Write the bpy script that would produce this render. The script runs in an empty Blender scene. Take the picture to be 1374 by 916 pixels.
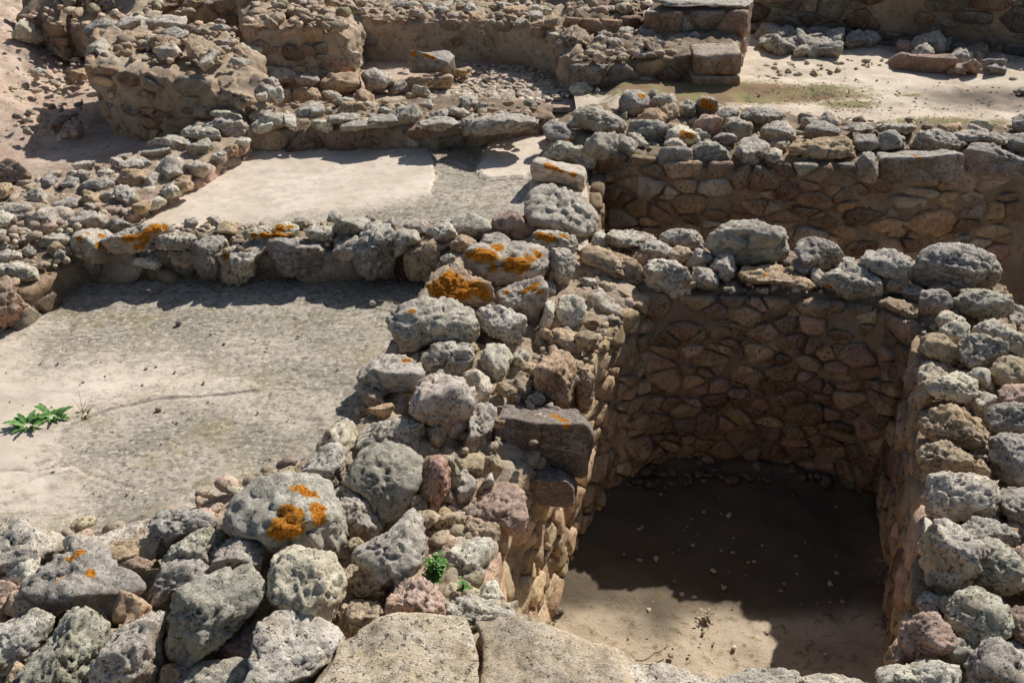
import bpy, bmesh, math, random
import numpy as np
from mathutils import Vector, geometry

# ------------------------------------------------------------------ camera model
F = 1400.0; CX = 687.0; CY = 458.0; H = 2.6; TH = math.radians(30)
ST, CT = math.sin(TH), math.cos(TH)
RIGHT = np.array([1., 0, 0]); UP = np.array([0, ST, CT]); FWD = np.array([0, CT, -ST])
CAM = np.array([0, 0, H])
def U(x, y, z=0.0):
    d = FWD + RIGHT * (x - CX) / F - UP * (y - CY) / F
    t = (z - H) / d[2]
    return CAM + d * t
def proj(P):
    q = P - CAM
    d = q @ FWD
    return CX + F * (q @ RIGHT) / d, CY - F * (q @ UP) / d, d

scene = bpy.context.scene
C = scene.collection
rng = np.random.default_rng(7)
random.seed(7)

# ------------------------------------------------------------------ noise
def _h(ix, iy, iz, s):
    h = (ix.astype(np.int64) * 374761393 + iy.astype(np.int64) * 668265263 + iz.astype(np.int64) * 1274126177 + s * 974634777) & 0xFFFFFFFF
    h = ((h ^ (h >> 13)) * 1274126177) & 0xFFFFFFFF
    h = ((h ^ (h >> 15)) * 2246822519) & 0xFFFFFFFF
    return ((h ^ (h >> 16)) & 0xFFFFFF) / float(0xFFFFFF)
def vn(P, s=0):
    i = np.floor(P).astype(np.int64); f = P - i; f = f * f * f * (f * (f * 6 - 15) + 10)
    r = 0
    for dx in (0, 1):
        wx = f[:, 0] if dx else 1 - f[:, 0]
        for dy in (0, 1):
            wy = f[:, 1] if dy else 1 - f[:, 1]
            for dz in (0, 1):
                wz = f[:, 2] if dz else 1 - f[:, 2]
                r = r + wx * wy * wz * _h(i[:, 0] + dx, i[:, 1] + dy, i[:, 2] + dz, s)
    return r * 2 - 1
def fbm(P, o=3, s=0, g=0.5):
    r = 0; a = 1.0; t = 0
    for k in range(o):
        r = r + a * vn(P * (2.03 ** k) + 17.3 * k, s + k); t += a; a *= g
    return r / t
def worley(P, s=0):
    i = np.floor(P).astype(np.int64)
    f1 = np.full(len(P), 9.0); f2 = np.full(len(P), 9.0)
    for dx in (-1, 0, 1):
        for dy in (-1, 0, 1):
            for dz in (-1, 0, 1):
                a, b, c = i[:, 0] + dx, i[:, 1] + dy, i[:, 2] + dz
                q = np.stack([a + _h(a, b, c, s), b + _h(a, b, c, s + 1), c + _h(a, b, c, s + 2)], 1)
                d = np.sqrt(((q - P) ** 2).sum(1))
                f2 = np.where(d < f1, f1, np.minimum(f2, d)); f1 = np.minimum(f1, d)
    return f1, f2
def facet(P, s=0):
    """chipped faces: each cell of space carries its own tilted plane"""
    i = np.floor(P).astype(np.int64); f1 = np.full(len(P), 9.0); r = np.zeros(len(P))
    for dx in (-1, 0, 1):
        for dy in (-1, 0, 1):
            for dz in (-1, 0, 1):
                a, b, c = i[:, 0] + dx, i[:, 1] + dy, i[:, 2] + dz
                v = P - np.stack([a + _h(a, b, c, s), b + _h(a, b, c, s + 1), c + _h(a, b, c, s + 2)], 1)
                d = (v ** 2).sum(1); n = np.stack([_h(a, b, c, s + 3), _h(a, b, c, s + 4), _h(a, b, c, s + 5)], 1) - 0.5
                w = (v * n).sum(1) * 1.6 + (_h(a, b, c, s + 6) - .5) * .35; m = d < f1
                r = np.where(m, w, r); f1 = np.where(m, d, f1)
    return r
def sstep(x, a, b):
    t = np.clip((x - a) / (b - a), 0, 1); return t * t * (3 - 2 * t)

# ------------------------------------------------------------------ materials
def nt(name):
    m = bpy.data.materials.new(name); m.use_nodes = True
    t = m.node_tree; t.nodes.clear()
    out = t.nodes.new('ShaderNodeOutputMaterial'); b = t.nodes.new('ShaderNodeBsdfPrincipled')
    b.inputs['Roughness'].default_value = 0.95
    b.inputs['Specular IOR Level'].default_value = 0.15
    t.links.new(b.outputs[0], out.inputs[0])
    return m, t, b
class G:
    """tiny node helper"""
    def __init__(s, t): s.t = t
    def n(s, k, **kw):
        x = s.t.nodes.new(k)
        for a, v in kw.items(): setattr(x, a, v)
        return x
    def put(s, sock, v):
        if hasattr(v, 'is_linked') or isinstance(v, bpy.types.NodeSocket): s.t.links.new(v, sock)
        elif isinstance(v, tuple) and len(v) == 3 and sock.type == 'RGBA': sock.default_value = (*v, 1)
        else: sock.default_value = v
    def math(s, op, a, b=0.0, clamp=False):
        x = s.n('ShaderNodeMath', operation=op); x.use_clamp = clamp
        s.put(x.inputs[0], a); s.put(x.inputs[1], b); return x.outputs[0]
    def mix(s, f, a, b, mode='MIX'):
        x = s.n('ShaderNodeMix', data_type='RGBA', blend_type=mode)
        s.put(x.inputs[0], f); s.put(x.inputs[6], a); s.put(x.inputs[7], b); return x.outputs[2]
    def noise(s, v, sc, det=4, ro=0.6, dist=0.0):
        x = s.n('ShaderNodeTexNoise'); s.put(x.inputs['Vector'], v)
        x.inputs['Scale'].default_value = sc; x.inputs['Detail'].default_value = det
        x.inputs['Roughness'].default_value = ro; x.inputs['Distortion'].default_value = dist
        return x.outputs[0]
    def vor(s, v, sc, feat='F1', out='Distance'):
        x = s.n('ShaderNodeTexVoronoi', feature=feat); s.put(x.inputs['Vector'], v)
        x.inputs['Scale'].default_value = sc; return x.outputs[out]
    def ramp(s, f, a, b):
        x = s.n('ShaderNodeMapRange', interpolation_type='SMOOTHSTEP')
        s.put(x.inputs[0], f); x.inputs[1].default_value = a; x.inputs[2].default_value = b
        return x.outputs[0]
    def attr(s, nm):
        x = s.n('ShaderNodeAttribute', attribute_name=nm); return x.outputs['Fac']

def stone_mat():
    m, t, b = nt('weathered_stone'); g = G(t)
    tc = g.n('ShaderNodeTexCoord'); oi = g.n('ShaderNodeObjectInfo')
    rv = g.math('FRACT', g.math('MULTIPLY', oi.outputs['Random'], 7.13)); off = g.n('ShaderNodeVectorMath', operation='ADD'); t.links.new(tc.outputs['Object'], off.inputs[0])
    cmb = g.n('ShaderNodeCombineXYZ')
    r9 = g.math('MULTIPLY', oi.outputs['Random'], 37.0)
    for k in range(3): t.links.new(r9, cmb.inputs[k])
    t.links.new(cmb.outputs[0], off.inputs[1]); V = off.outputs[0]
    ca_ = g.n('ShaderNodeAttribute', attribute_name='tint'); col = ca_.outputs['Color']
    nl = g.noise(V, 9, 5, 0.65, 0.4); nm = g.noise(V, 34, 5, 0.7, 0.3); nf = g.noise(V, 120, 4, 0.75)
    nx = g.noise(V, 300, 3, 0.7)
    body = g.mix(g.ramp(nl, 0.3, 0.72), g.mix(1.0, col, (0.62, 0.52, 0.43), 'MULTIPLY'), g.mix(1.0, col, (1.12, 1.05, 0.96), 'MULTIPLY'))
    # weathered grey crust on what faces the sky
    geo = g.n('ShaderNodeNewGeometry'); sx = g.n('ShaderNodeSeparateXYZ'); t.links.new(geo.outputs['Normal'], sx.inputs[0])
    upf = g.math('ADD', sx.outputs[2], g.math('MULTIPLY', g.math('SUBTRACT', nl, 0.5), 1.3))
    upm = g.math('MULTIPLY', g.ramp(upf, -0.05, 0.55), g.attr('crust'))
    crust = g.mix(g.ramp(nm, 0.38, 0.60), (0.42, 0.385, 0.33), (0.93, 0.875, 0.785))
    crust = g.mix(g.math('MULTIPLY', g.ramp(g.noise(V, 15, 5, 0.75, 0.5), 0.51, 0.59), 0.6), crust, (0.165, 0.15, 0.13))
    crust = g.mix(g.ramp(nl, 0.42, 0.75), crust, g.mix(0.55, crust, col))
    crust = g.mix(0.34, crust, g.mix(1.0, col, (1.1, 1.1, 1.1), 'MULTIPLY'))
    dk = g.mix(rv, (0.82, 0.81, 0.795), (1.10, 1.09, 1.06)); crust = g.mix(1.0, crust, dk, 'MULTIPLY')
    c1 = g.mix(g.math('MULTIPLY', upm, 0.86), body, crust)
    # dark specks and pits, pale flecks
    spk = g.math('MULTIPLY', g.ramp(nf, 0.565, 0.66), g.ramp(nm, 0.40, 0.58))
    vp = g.noise(V, 62, 2, 0.5, 0.8); pit = g.math('MULTIPLY', g.ramp(vp, 0.60, 0.67), g.ramp(g.math('ADD', g.noise(V, 14, 3, 0.6), g.math('MULTIPLY', rv, 0.32)), 0.48, 0.68))
    spk = g.math('MAXIMUM', spk, pit)
    c2 = g.mix(g.math('MULTIPLY', spk, 0.74), c1, (0.035, 0.033, 0.03))
    flk = g.math('MULTIPLY', g.ramp(nf, 0.46, 0.36), g.ramp(nm, 0.60, 0.42))
    c3 = g.mix(g.math('MULTIPLY', flk, 0.5), c2, (0.78, 0.72, 0.63))
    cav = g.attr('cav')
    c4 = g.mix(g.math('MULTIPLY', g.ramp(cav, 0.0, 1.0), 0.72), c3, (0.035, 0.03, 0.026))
    # lichens
    lf = g.math('ADD', g.attr('lich'), g.math('MULTIPLY', g.math('SUBTRACT', g.noise(V, 45, 5, 0.75, 0.6), 0.5), 1.5))
    lm = g.ramp(lf, 0.02, 0.16)
    lc = g.mix(g.ramp(g.noise(V, 90, 4, 0.7), 0.35, 0.65), (0.30, 0.075, 0.008), (0.72, 0.31, 0.035))
    lc = g.mix(g.math('MULTIPLY', g.ramp(nf, 0.55, 0.7), 0.75), lc, (0.10, 0.035, 0.01))
    lc = g.mix(g.math('MULTIPLY', g.ramp(lf, 0.34, 0.10), 0.55), lc, (0.74, 0.47, 0.12))
    c5 = g.mix(lm, c4, lc)
    wl = g.math('MULTIPLY', g.ramp(g.noise(V, 21, 3, 0.6, 1.0), 0.66, 0.71), g.ramp(sx.outputs[2], 0.1, 0.6))
    c6 = g.mix(g.math('MULTIPLY', wl, 0.5), c5, (0.62, 0.60, 0.55))
    veg_ = g.math('MULTIPLY', g.ramp(g.noise(V, 6, 4, 0.6), 0.52, 0.62), g.math('MULTIPLY', rv, 0.55)); c6 = g.mix(veg_, c6, g.mix(1.0, c6, (0.78, 0.70, 0.56), 'MULTIPLY'))
    t.links.new(c6, b.inputs['Base Color'])
    bp = g.n('ShaderNodeBump'); bp.inputs['Strength'].default_value = 0.95; bp.inputs['Distance'].default_value = 0.0115
    hgt = g.math('ADD', g.math('MULTIPLY', nm, 1.0), g.math('MULTIPLY', nf, 0.62))
    hgt = g.math('ADD', hgt, g.math('MULTIPLY', nx, 0.3))
    hgt = g.math('SUBTRACT', hgt, g.math('MULTIPLY', spk, 0.7))
    hgt = g.math('ADD', hgt, g.math('MULTIPLY', lm, 0.25))
    t.links.new(hgt, bp.inputs['Height']); t.links.new(bp.outputs[0], b.inputs['Normal'])
    return m

def earth_mat(name, ca, cb, cd, bump=0.012, sc=1.0, moss=True):
    """soil, mortar and sand: two tones, dark grit, pale grit; attribute 'veg' paints dry growth, 'dirt' darkens soil stains and the shade painted on the pit floor"""
    m, t, b = nt(name); g = G(t)
    tc = g.n('ShaderNodeTexCoord'); V = tc.outputs['Object']
    nl = g.noise(V, 2.5 * sc, 5, 0.6, 0.3); nm = g.noise(V, 22 * sc, 5, 0.7); nf = g.noise(V, 110 * sc, 4, 0.75)
    c = g.mix(g.ramp(nl, 0.32, 0.68), ca, cb)
    c = g.mix(g.math('MULTIPLY', g.ramp(nm, 0.5, 0.75), 0.6), c, cd)
    c = g.mix(g.math('MULTIPLY', g.ramp(nf, 0.62, 0.72), 0.8), c, g.mix(1.0, cd, (0.4, 0.38, 0.35), 'MULTIPLY'))
    c = g.mix(g.math('MULTIPLY', g.ramp(nf, 0.40, 0.3), 0.6), c, g.mix(0.5, cb, (0.75, 0.7, 0.6)))
    c = g.mix(g.math('MULTIPLY', g.ramp(g.attr('dirt'), 0.0, 1.0), 0.85), c, g.mix(1.0, c, (0.11, 0.105, 0.10), 'MULTIPLY'))  # 'dirt': soil stains, and the shade painted on the rear pit floor
    if moss:
        vg = g.math('ADD', g.attr('veg'), g.math('MULTIPLY', g.math('SUBTRACT', nm, 0.5), 1.4))
        vc = g.mix(g.ramp(g.noise(V, 5, 3, 0.6), 0.4, 0.6), (0.21, 0.125, 0.055), (0.20, 0.185, 0.05))
        c = g.mix(g.math('MULTIPLY', g.ramp(vg, 0.0, 0.4), 0.85), c, vc)
    t.links.new(c, b.inputs['Base Color'])
    bp = g.n('ShaderNodeBump'); bp.inputs['Strength'].default_value = 0.9; bp.inputs['Distance'].default_value = bump
    t.links.new(g.math('ADD', nm, g.math('MULTIPLY', nf, 0.6)), bp.inputs['Height']); t.links.new(bp.outputs[0], b.inputs['Normal'])
    return m

def plaster_mat():
    """lime plaster floor: cream skin and, where 'worn' is high, the grey pebbly bed below it"""
    m, t, b = nt('lime_plaster'); g = G(t)
    tc = g.n('ShaderNodeTexCoord'); vm = g.n('ShaderNodeVectorMath', operation='MULTIPLY'); t.links.new(tc.outputs['Object'], vm.inputs[0]); vm.inputs[1].default_value = (0.8, 1, 1); V = vm.outputs[0]
    nl = g.noise(V, 3.0, 5, 0.6, 0.3); nm = g.noise(V, 16, 5, 0.75, 0.3); nf = g.noise(V, 40, 4, 0.8); ns = g.noise(V, 200, 3, 0.7)
    cream = g.mix(g.ramp(nl, 0.3, 0.7), (0.61, 0.515, 0.41), (0.76, 0.66, 0.545))
    cream = g.mix(g.math('MULTIPLY', g.ramp(nm, 0.47, 0.68), 0.55), cream, (0.42, 0.345, 0.27))
    cream = g.mix(g.math('MULTIPLY', g.ramp(g.noise(V, 6, 4, 0.65, 0.6), 0.5, 0.68), 0.4), cream, (0.42, 0.37, 0.31))
    cream = g.mix(g.math('MULTIPLY', g.ramp(nf, 0.64, 0.70), 0.6), cream, (0.16, 0.13, 0.10))
    bed = g.mix(g.ramp(nm, 0.36, 0.62), (0.26, 0.225, 0.17), (0.54, 0.48, 0.39))
    bed = g.mix(g.math('MULTIPLY', g.ramp(g.noise(V, 2.2, 4, 0.6, 0.5), 0.42, 0.60), 0.6), bed, (0.20, 0.18, 0.135))
    bed = g.mix(g.math('MULTIPLY', g.ramp(g.noise(V, 4.5, 4, 0.6), 0.52, 0.68), 0.6), bed, (0.27, 0.235, 0.12))
    pale = g.math('MULTIPLY', g.ramp(nf, 0.49, 0.40), g.ramp(nm, 0.62, 0.45))
    bed = g.mix(g.math('MULTIPLY', pale, 0.6), bed, (0.74, 0.66, 0.55))
    vq = g.n('ShaderNodeTexVoronoi', feature='F1'); t.links.new(V, vq.inputs['Vector']); vq.inputs['Scale'].default_value = 44
    sv = g.n('ShaderNodeSeparateColor'); t.links.new(vq.outputs['Color'], sv.inputs[0])
    peb = g.math('MULTIPLY', g.ramp(vq.outputs['Distance'], 0.42, 0.26), g.ramp(sv.outputs[0], 0.55, 0.75)); hole = g.math('MULTIPLY', g.ramp(vq.outputs['Distance'], 0.40, 0.2), g.ramp(sv.outputs[0], 0.22, 0.10))
    patch = g.ramp(g.noise(V, 7, 3, 0.6), 0.38, 0.58)
    bed = g.mix(g.math('MULTIPLY', g.math('MULTIPLY', peb, patch), 0.45), bed, (0.76, 0.69, 0.58)); bed = g.mix(g.math('MULTIPLY', hole, 0.6), bed, (0.06, 0.05, 0.042))
    bed = g.mix(g.math('MULTIPLY', g.ramp(nf, 0.57, 0.66), 0.75), bed, (0.05, 0.045, 0.04))
    w = g.math('ADD', g.attr('worn'), g.math('MULTIPLY', g.math('SUBTRACT', nm, 0.5), 1.7))
    w = g.math('ADD', w, g.math('MULTIPLY', g.math('SUBTRACT', nf, 0.5), 1.0))
    wm = g.ramp(w, 0.05, 0.85)
    c = g.mix(wm, cream, bed)
    c = g.mix(g.math('MULTIPLY', g.ramp(g.attr('crack'), 0.2, 0.9), 0.5), c, (0.06, 0.052, 0.045))
    c = g.mix(g.math('MULTIPLY', g.ramp(g.math('ADD', g.attr('veg'), g.math('MULTIPLY', g.math('SUBTRACT', nm, 0.5), 3.0)), 0.5, 1.3), 0.4), c, (0.24, 0.21, 0.08))
    t.links.new(c, b.inputs['Base Color'])
    bp = g.n('ShaderNodeBump'); bp.inputs['Strength'].default_value = 0.9; bp.inputs['Distance'].default_value = 0.0055
    hh = g.math('ADD', g.math('MULTIPLY', nm, 0.4), g.math('MULTIPLY', g.math('MULTIPLY', nf, wm), 0.9))
    hh = g.math('ADD', hh, g.math('MULTIPLY', ns, 0.25))
    t.links.new(hh, bp.inputs['Height']); t.links.new(bp.outputs[0], b.inputs['Normal'])
    return m

def flat_mat(name, a, bb, sc=40, transl=0.0):
    m, t, b = nt(name); g = G(t)
    tc = g.n('ShaderNodeTexCoord'); n = g.noise(tc.outputs['Object'], sc, 3)
    t.links.new(g.mix(g.ramp(n, 0.35, 0.65), a, bb), b.inputs['Base Color'])
    b.inputs['Roughness'].default_value = 0.6
    return m

M_STONE = stone_mat()
M_MORTAR = earth_mat('earth_mortar', (0.46, 0.35, 0.25), (0.64, 0.52, 0.39), (0.20, 0.15, 0.11), 0.02)
M_FACE = earth_mat('earth_render', (0.28, 0.21, 0.15), (0.40, 0.315, 0.23), (0.12, 0.09, 0.065), 0.02)
M_SAND = earth_mat('pale_sand', (0.60, 0.49, 0.38), (0.78, 0.67, 0.53), (0.34, 0.26, 0.19), 0.008)
M_CLOD = earth_mat('pink_earth', (0.58, 0.42, 0.32), (0.76, 0.61, 0.49), (0.25, 0.17, 0.12), 0.02)
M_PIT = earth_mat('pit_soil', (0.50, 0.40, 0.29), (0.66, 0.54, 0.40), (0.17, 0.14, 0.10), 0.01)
M_BASE = earth_mat('dry_ground', (0.40, 0.32, 0.23), (0.52, 0.43, 0.32), (0.26, 0.2, 0.14), 0.02)
M_PLAST = plaster_mat()
M_LEAF = flat_mat('fresh_leaf', (0.06, 0.17, 0.03), (0.20, 0.36, 0.11))
M_DRYL = flat_mat('dry_leaf', (0.10, 0.13, 0.03), (0.22, 0.2, 0.07))
M_TWIG = flat_mat('dry_twig', (0.36, 0.27, 0.18), (0.5, 0.4, 0.3))

# ------------------------------------------------------------------ mesh builders
def mk(name, V, Fc, mat, attrs=None, origin=None, parent=None, smooth=True, quads=False):
    V = np.asarray(V, float); Fc = np.asarray(Fc, np.int32)
    o0 = np.zeros(3) if origin is None else np.asarray(origin, float)
    me = bpy.data.meshes.new(name); n, k = Fc.shape
    me.vertices.add(len(V)); me.vertices.foreach_set('co', (V - o0).astype(np.float32).ravel())
    me.loops.add(n * k); me.loops.foreach_set('vertex_index', Fc.ravel())
    me.polygons.add(n); me.polygons.foreach_set('loop_start', np.arange(0, n * k, k, dtype=np.int32))
    me.polygons.foreach_set('loop_total', np.full(n, k, np.int32))
    if smooth: me.polygons.foreach_set('use_smooth', np.ones(n, bool))
    me.update(calc_edges=True)
    for a, v in (attrs or {}).items():
        if a == 'tint':
            at = me.attributes.new(a, 'FLOAT_COLOR', 'POINT'); tv = np.ones((len(V), 4), np.float32); tv[:, :3] = v if np.ndim(v) == 2 else np.array(v[:3]); at.data.foreach_set('color', tv.ravel()); continue
        at = me.attributes.new(a, 'FLOAT', 'POINT'); at.data.foreach_set('value', np.asarray(v, np.float32))
    me.materials.append(mat)
    o = bpy.data.objects.new(name, me); C.objects.link(o); o.location = o0
    if parent is not None:
        o.parent = parent; o.location = Vector(o0) - parent.location
    return o
def tag(o, label=None, cat=None, group=None, kind=None):
    if label: o['label'] = label
    if cat: o['category'] = cat
    if group: o['group'] = group
    if kind: o['kind'] = kind
    return o

_ico = {}
def ico(sub):
    if sub not in _ico:
        bm = bmesh.new(); bmesh.ops.create_icosphere(bm, subdivisions=sub, radius=1.0)
        bm.verts.ensure_lookup_table()
        v = np.array([x.co[:] for x in bm.verts]); f = np.array([[q.index for q in p.verts] for p in bm.faces], np.int32)
        bm.free(); v /= np.linalg.norm(v, axis=1)[:, None]; _ico[sub] = (v, f)
    return _ico[sub]

def rock(dims, sub=4, p=15, rough=1.0, por=0.0, yaw=0.0, tilt=0.12, cuts=5, r=None, planes=None, blk=False):
    """an irregular broken stone about the origin: rounded intersection of jittered planes, then noise"""
    r = r or rng
    D, Fc = ico(sub); sd = int(r.integers(1, 1 << 20))
    N = [np.array(a, float) for a in ((1, 0, 0), (-1, 0, 0), (0, 1, 0), (0, -1, 0), (0, 0, 1), (0, 0, -1))]
    A = [r.uniform(0.9, 1.05) for _ in N]
    N = [n + r.normal(0, 0.05 if blk else 0.24, 3) for n in N]
    for _ in range(cuts):
        n = r.normal(0, 1, 3); N.append(n); A.append(r.uniform(0.78, 1.06))
    N = np.array([n / np.linalg.norm(n) for n in N]); A = np.array(A)
    if planes is not None: N, A = planes
    q = np.maximum(D @ N.T, 0) / A
    rad = (q ** p).sum(1) ** (-1.0 / p)
    P = D * rad[:, None]
    if planes is not None:
        s = float(np.prod(P.max(0) - P.min(0))) ** (1 / 3) / 2; o = r.uniform(0, 90, 3)
        return P + D * (0.10 * s * fbm(P / s * 1.6 + o, 3, sd) + 0.05 * s * vn(P / s * 6 + o, sd + 2))[:, None], Fc, sstep(np.abs(vn(P / s * 4 + o, sd + 3)), .12, 0) * .3
    mx = (P.max(0) - P.min(0)) / 2; P = (P - (P.max(0) + P.min(0)) / 2) / mx
    P = P * np.array(dims)
    s = float(np.prod(dims)) ** (1 / 3)
    nd = P / (np.array(dims) ** 2); nd /= np.linalg.norm(nd, axis=1)[:, None]
    o = np.array([sd % 91, sd % 53, sd % 37]) * 1.7
    if blk: A[:6] = [1.0] * 6
    d = (0.03 if blk else 0.075) * s * fbm(P / s * 1.3 + o, 3, sd)
    rd = 1 - np.abs(fbm(P / s * 2.6 + o, 3, sd + 5)) * 2
    d -= (0.03 if blk else 0.085) * s * rough * sstep(rd, 0.6, 1.0)
    d += 0.05 * s * rough * fbm(P / s * 5 + o, 3, sd + 9)
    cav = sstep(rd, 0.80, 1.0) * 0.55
    if sub >= 4:
        d += 0.125 * s * rough * facet(P / s * 1.4 + o + 0.12 * np.stack([vn(P / s * 6, 1), vn(P / s * 6, 2), vn(P / s * 6, 3)], 1), sd + 40)
        lay = r.random() < .3
        if lay: d -= 0.02 * s * sstep(np.abs(vn(np.column_stack([P[:, 0] * .6, P[:, 1] * .6, P[:, 2] * 5]) / s + o, sd)), .25, 0.0)
        if s > 0.05:
            d += 0.006 * rough * fbm(P * 55 + o, 3 if sub > 4 else 2, sd + 3, 0.6)
        wf = r.uniform(17, 34) if por < .5 else r.uniform(30, 42); f1, f2 = worley(P * wf + o + .45 * np.stack([vn(P * 30 + o, 4), vn(P * 30 + o, 5), vn(P * 30 + o, 6)], 1), sd); f1 = f1 + .22 * vn(P * 11 + o, 7)
        msk = sstep(fbm(P / s * 1.8 + o, 2, sd + 21), 0.12 - 0.5 * por, 0.5 - 0.5 * por)
        pit = sstep(1 - f1, 0.56, 0.88) * msk
        d -= pit * (0.010 + 0.006 * por)
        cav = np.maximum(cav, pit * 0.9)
    P = P + nd * d[:, None]
    a = r.normal(0, tilt); b2 = r.normal(0, tilt)
    cz, sz = math.cos(yaw), math.sin(yaw)
    R = np.array([[cz, -sz, 0], [sz, cz, 0], [0, 0, 1]])
    ca, sa = math.cos(a), math.sin(a); cb, sb = math.cos(b2), math.sin(b2)
    R = R @ np.array([[1, 0, 0], [0, ca, -sa], [0, sa, ca]]) @ np.array([[cb, 0, sb], [0, 1, 0], [-sb, 0, cb]])
    return P @ R.T, Fc, cav

COL = {'g': (0.42, 0.385, 0.33), 'd': (0.27, 0.25, 0.23), 't': (0.46, 0.35, 0.235), 'y': (0.46, 0.385, 0.27), 'p': (0.44, 0.32, 0.27),
       'k': (0.155, 0.13, 0.11), 'r': (0.43, 0.27, 0.225), 'w': (0.62, 0.56, 0.47), 'b': (0.30, 0.21, 0.15), 'v': (0.33, 0.33, 0.26), 'o': (0.46, 0.36, 0.25)}
CW = {'k': 'dark brown', 'g': 'grey', 'd': 'dark grey', 't': 'tan', 'y': 'yellowish', 'p': 'pinkish', 'r': 'red', 'w': 'pale', 'b': 'brown', 'v': 'greenish grey', 'o': 'buff'}
CRUST = {'k': 0.5, 'g': 1.0, 'd': 1.0, 't': 0.35, 'y': 0.4, 'p': 0.5, 'r': 0.4, 'w': 0.7, 'b': 0.6, 'v': 0.85, 'o': 0.3}
STONES = []      # records used for the labels
def tint(c, amt=0.10):
    k = 1.5 * np.array(COL[c]) * rng.uniform(1 - amt, 1 + amt) * (1 + rng.normal(0, 0.02, 3)); return (*np.clip(k, 0.02, 0.9), 1)

def yplane(Y, py): return H - Y * math.tan(TH - math.atan((CY - py) / F))
def traced(z, c, poly, lich='', q=0.72, por=0.0, label=None, lm=None, on='', p=24, b=None, crf=None, sq=False):
    if sq: p = 34
    pts = np.array([[float(a) for a in s.split(',')] for s in poly.split()])
    x0, y0 = pts.min(0); x1, y1 = pts.max(0)
    # area centroid
    X, Y = pts[:, 0], pts[:, 1]; X2, Y2 = np.roll(X, -1), np.roll(Y, -1); cr = X * Y2 - X2 * Y; A = cr.sum() / 2
    cx = ((X + X2) * cr).sum() / (6 * A); cy = ((Y + Y2) * cr).sum() / (6 * A)
    if on == 'on the middle cross wall' and cy > 322 and cx > 60: z = yplane(5.70, cy)
    ctr = U(cx, cy, z); _, _, dep = proj(ctr[None, :]); dep = dep[0]
    w = (x1 - x0) / 2 * dep / F; h = (y1 - y0) / 2 * dep / F
    al = math.atan2(H - ctr[2], ctr[1])
    by = h / math.sqrt(math.sin(al) ** 2 + (q * math.cos(al)) ** 2)
    by = min(max(by, 0.55 * w), 1.5 * w)
    cz = math.sqrt(max(h * h - (by * math.sin(al)) ** 2, (0.35 * h) ** 2)) / math.cos(al)
    if b: by = b
    pxs = max(x1 - x0, y1 - y0)
    sub = 5 if pxs > 62 else 4
    P, Fc, cav = rock((w, by, cz), sub, p=p, por=por, yaw=rng.normal(0, 0.15), tilt=0.10, cuts=1 if sq else 9, rough=.5 if sq else 1.1, blk=sq)
    P = P + ctr
    # fit the outline seen from the photograph's side to the traced one
    rel = P - ctr; u = rel @ RIGHT; v = rel @ UP
    th = np.arctan2(v, u); rho = np.hypot(u, v); NB = 40
    bi = ((th + math.pi) / (2 * math.pi) * NB).astype(int) % NB
    act = np.zeros(NB); np.maximum.at(act, bi, rho)
    k = np.array([1, 2, 1]) / 4.0
    act = np.where(act < 1e-5, act.mean(), act)
    act = sum(np.roll(act, s) * k[s + 1] for s in (-1, 0, 1))
    tgt = np.zeros(NB)
    tp = (pts - np.array([cx, cy])) * np.array([1, -1]) * dep / F
    for i in range(NB):
        a = -math.pi + (i + 0.5) * 2 * math.pi / NB; d = np.array([math.cos(a), math.sin(a)]); best = 0
        for j in range(len(tp)):
            A0 = tp[j]; B0 = tp[(j + 1) % len(tp)]; e = B0 - A0
            den = d[0] * e[1] - d[1] * e[0]
            if abs(den) < 1e-12: continue
            tt = (A0[0] * e[1] - A0[1] * e[0]) / den; s = (A0[0] * d[1] - A0[1] * d[0]) / den
            if tt > 0 and -1e-6 <= s <= 1 + 1e-6: best = max(best, tt)
        tgt[i] = best if best > 0 else act[i]
    tgt = 1.02 * (0.6 * tgt + 0.2 * np.roll(tgt, 1) + 0.2 * np.roll(tgt, -1))
    ratio = tgt / act; fi = (th + math.pi) / (2 * math.pi) * NB - 0.5; i0 = np.floor(fi).astype(int); fr = fi - i0
    rt = ratio[i0 % NB] * (1 - fr) + ratio[(i0 + 1) % NB] * fr
    am = act[i0 % NB] * (1 - fr) + act[(i0 + 1) % NB] * fr
    wgt = sstep(rho / am, 0.1, 0.75); sc = ratio.mean() * (1 - wgt) + rt * wgt
    P = P + (u * (sc - 1))[:, None] * RIGHT + (v * (sc - 1))[:, None] * UP
    la = np.full(len(P), -1.5)
    if lich:
        sx, sy, sdp = proj(P)
        for sp in lich.split():
            lx, ly, lr = (float(a) for a in sp.split(','))
            dd = np.hypot(sx - lx, sy - ly); near = dd < max(4, lr * 0.5)
            if not near.any(): near = dd <= dd.min() + 2
            idx = np.where(near)[0]; j = idx[np.argmin(sdp[idx])]
            rr = lr * sdp[j] / F
            la = np.maximum(la, 1 - np.linalg.norm(P - P[j], axis=1) / (rr * 1.15))
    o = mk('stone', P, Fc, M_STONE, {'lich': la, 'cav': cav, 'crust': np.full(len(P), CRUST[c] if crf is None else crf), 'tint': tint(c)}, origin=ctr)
    o['category'] = 'stone'
    STONES.append(dict(o=o, x=cx, y=cy, w=x1 - x0, h=y1 - y0, c=c, label=label, lm=lm, on=on, por=por, lich=bool(lich), P=ctr, r=max(w, by)))
    return o

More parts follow.
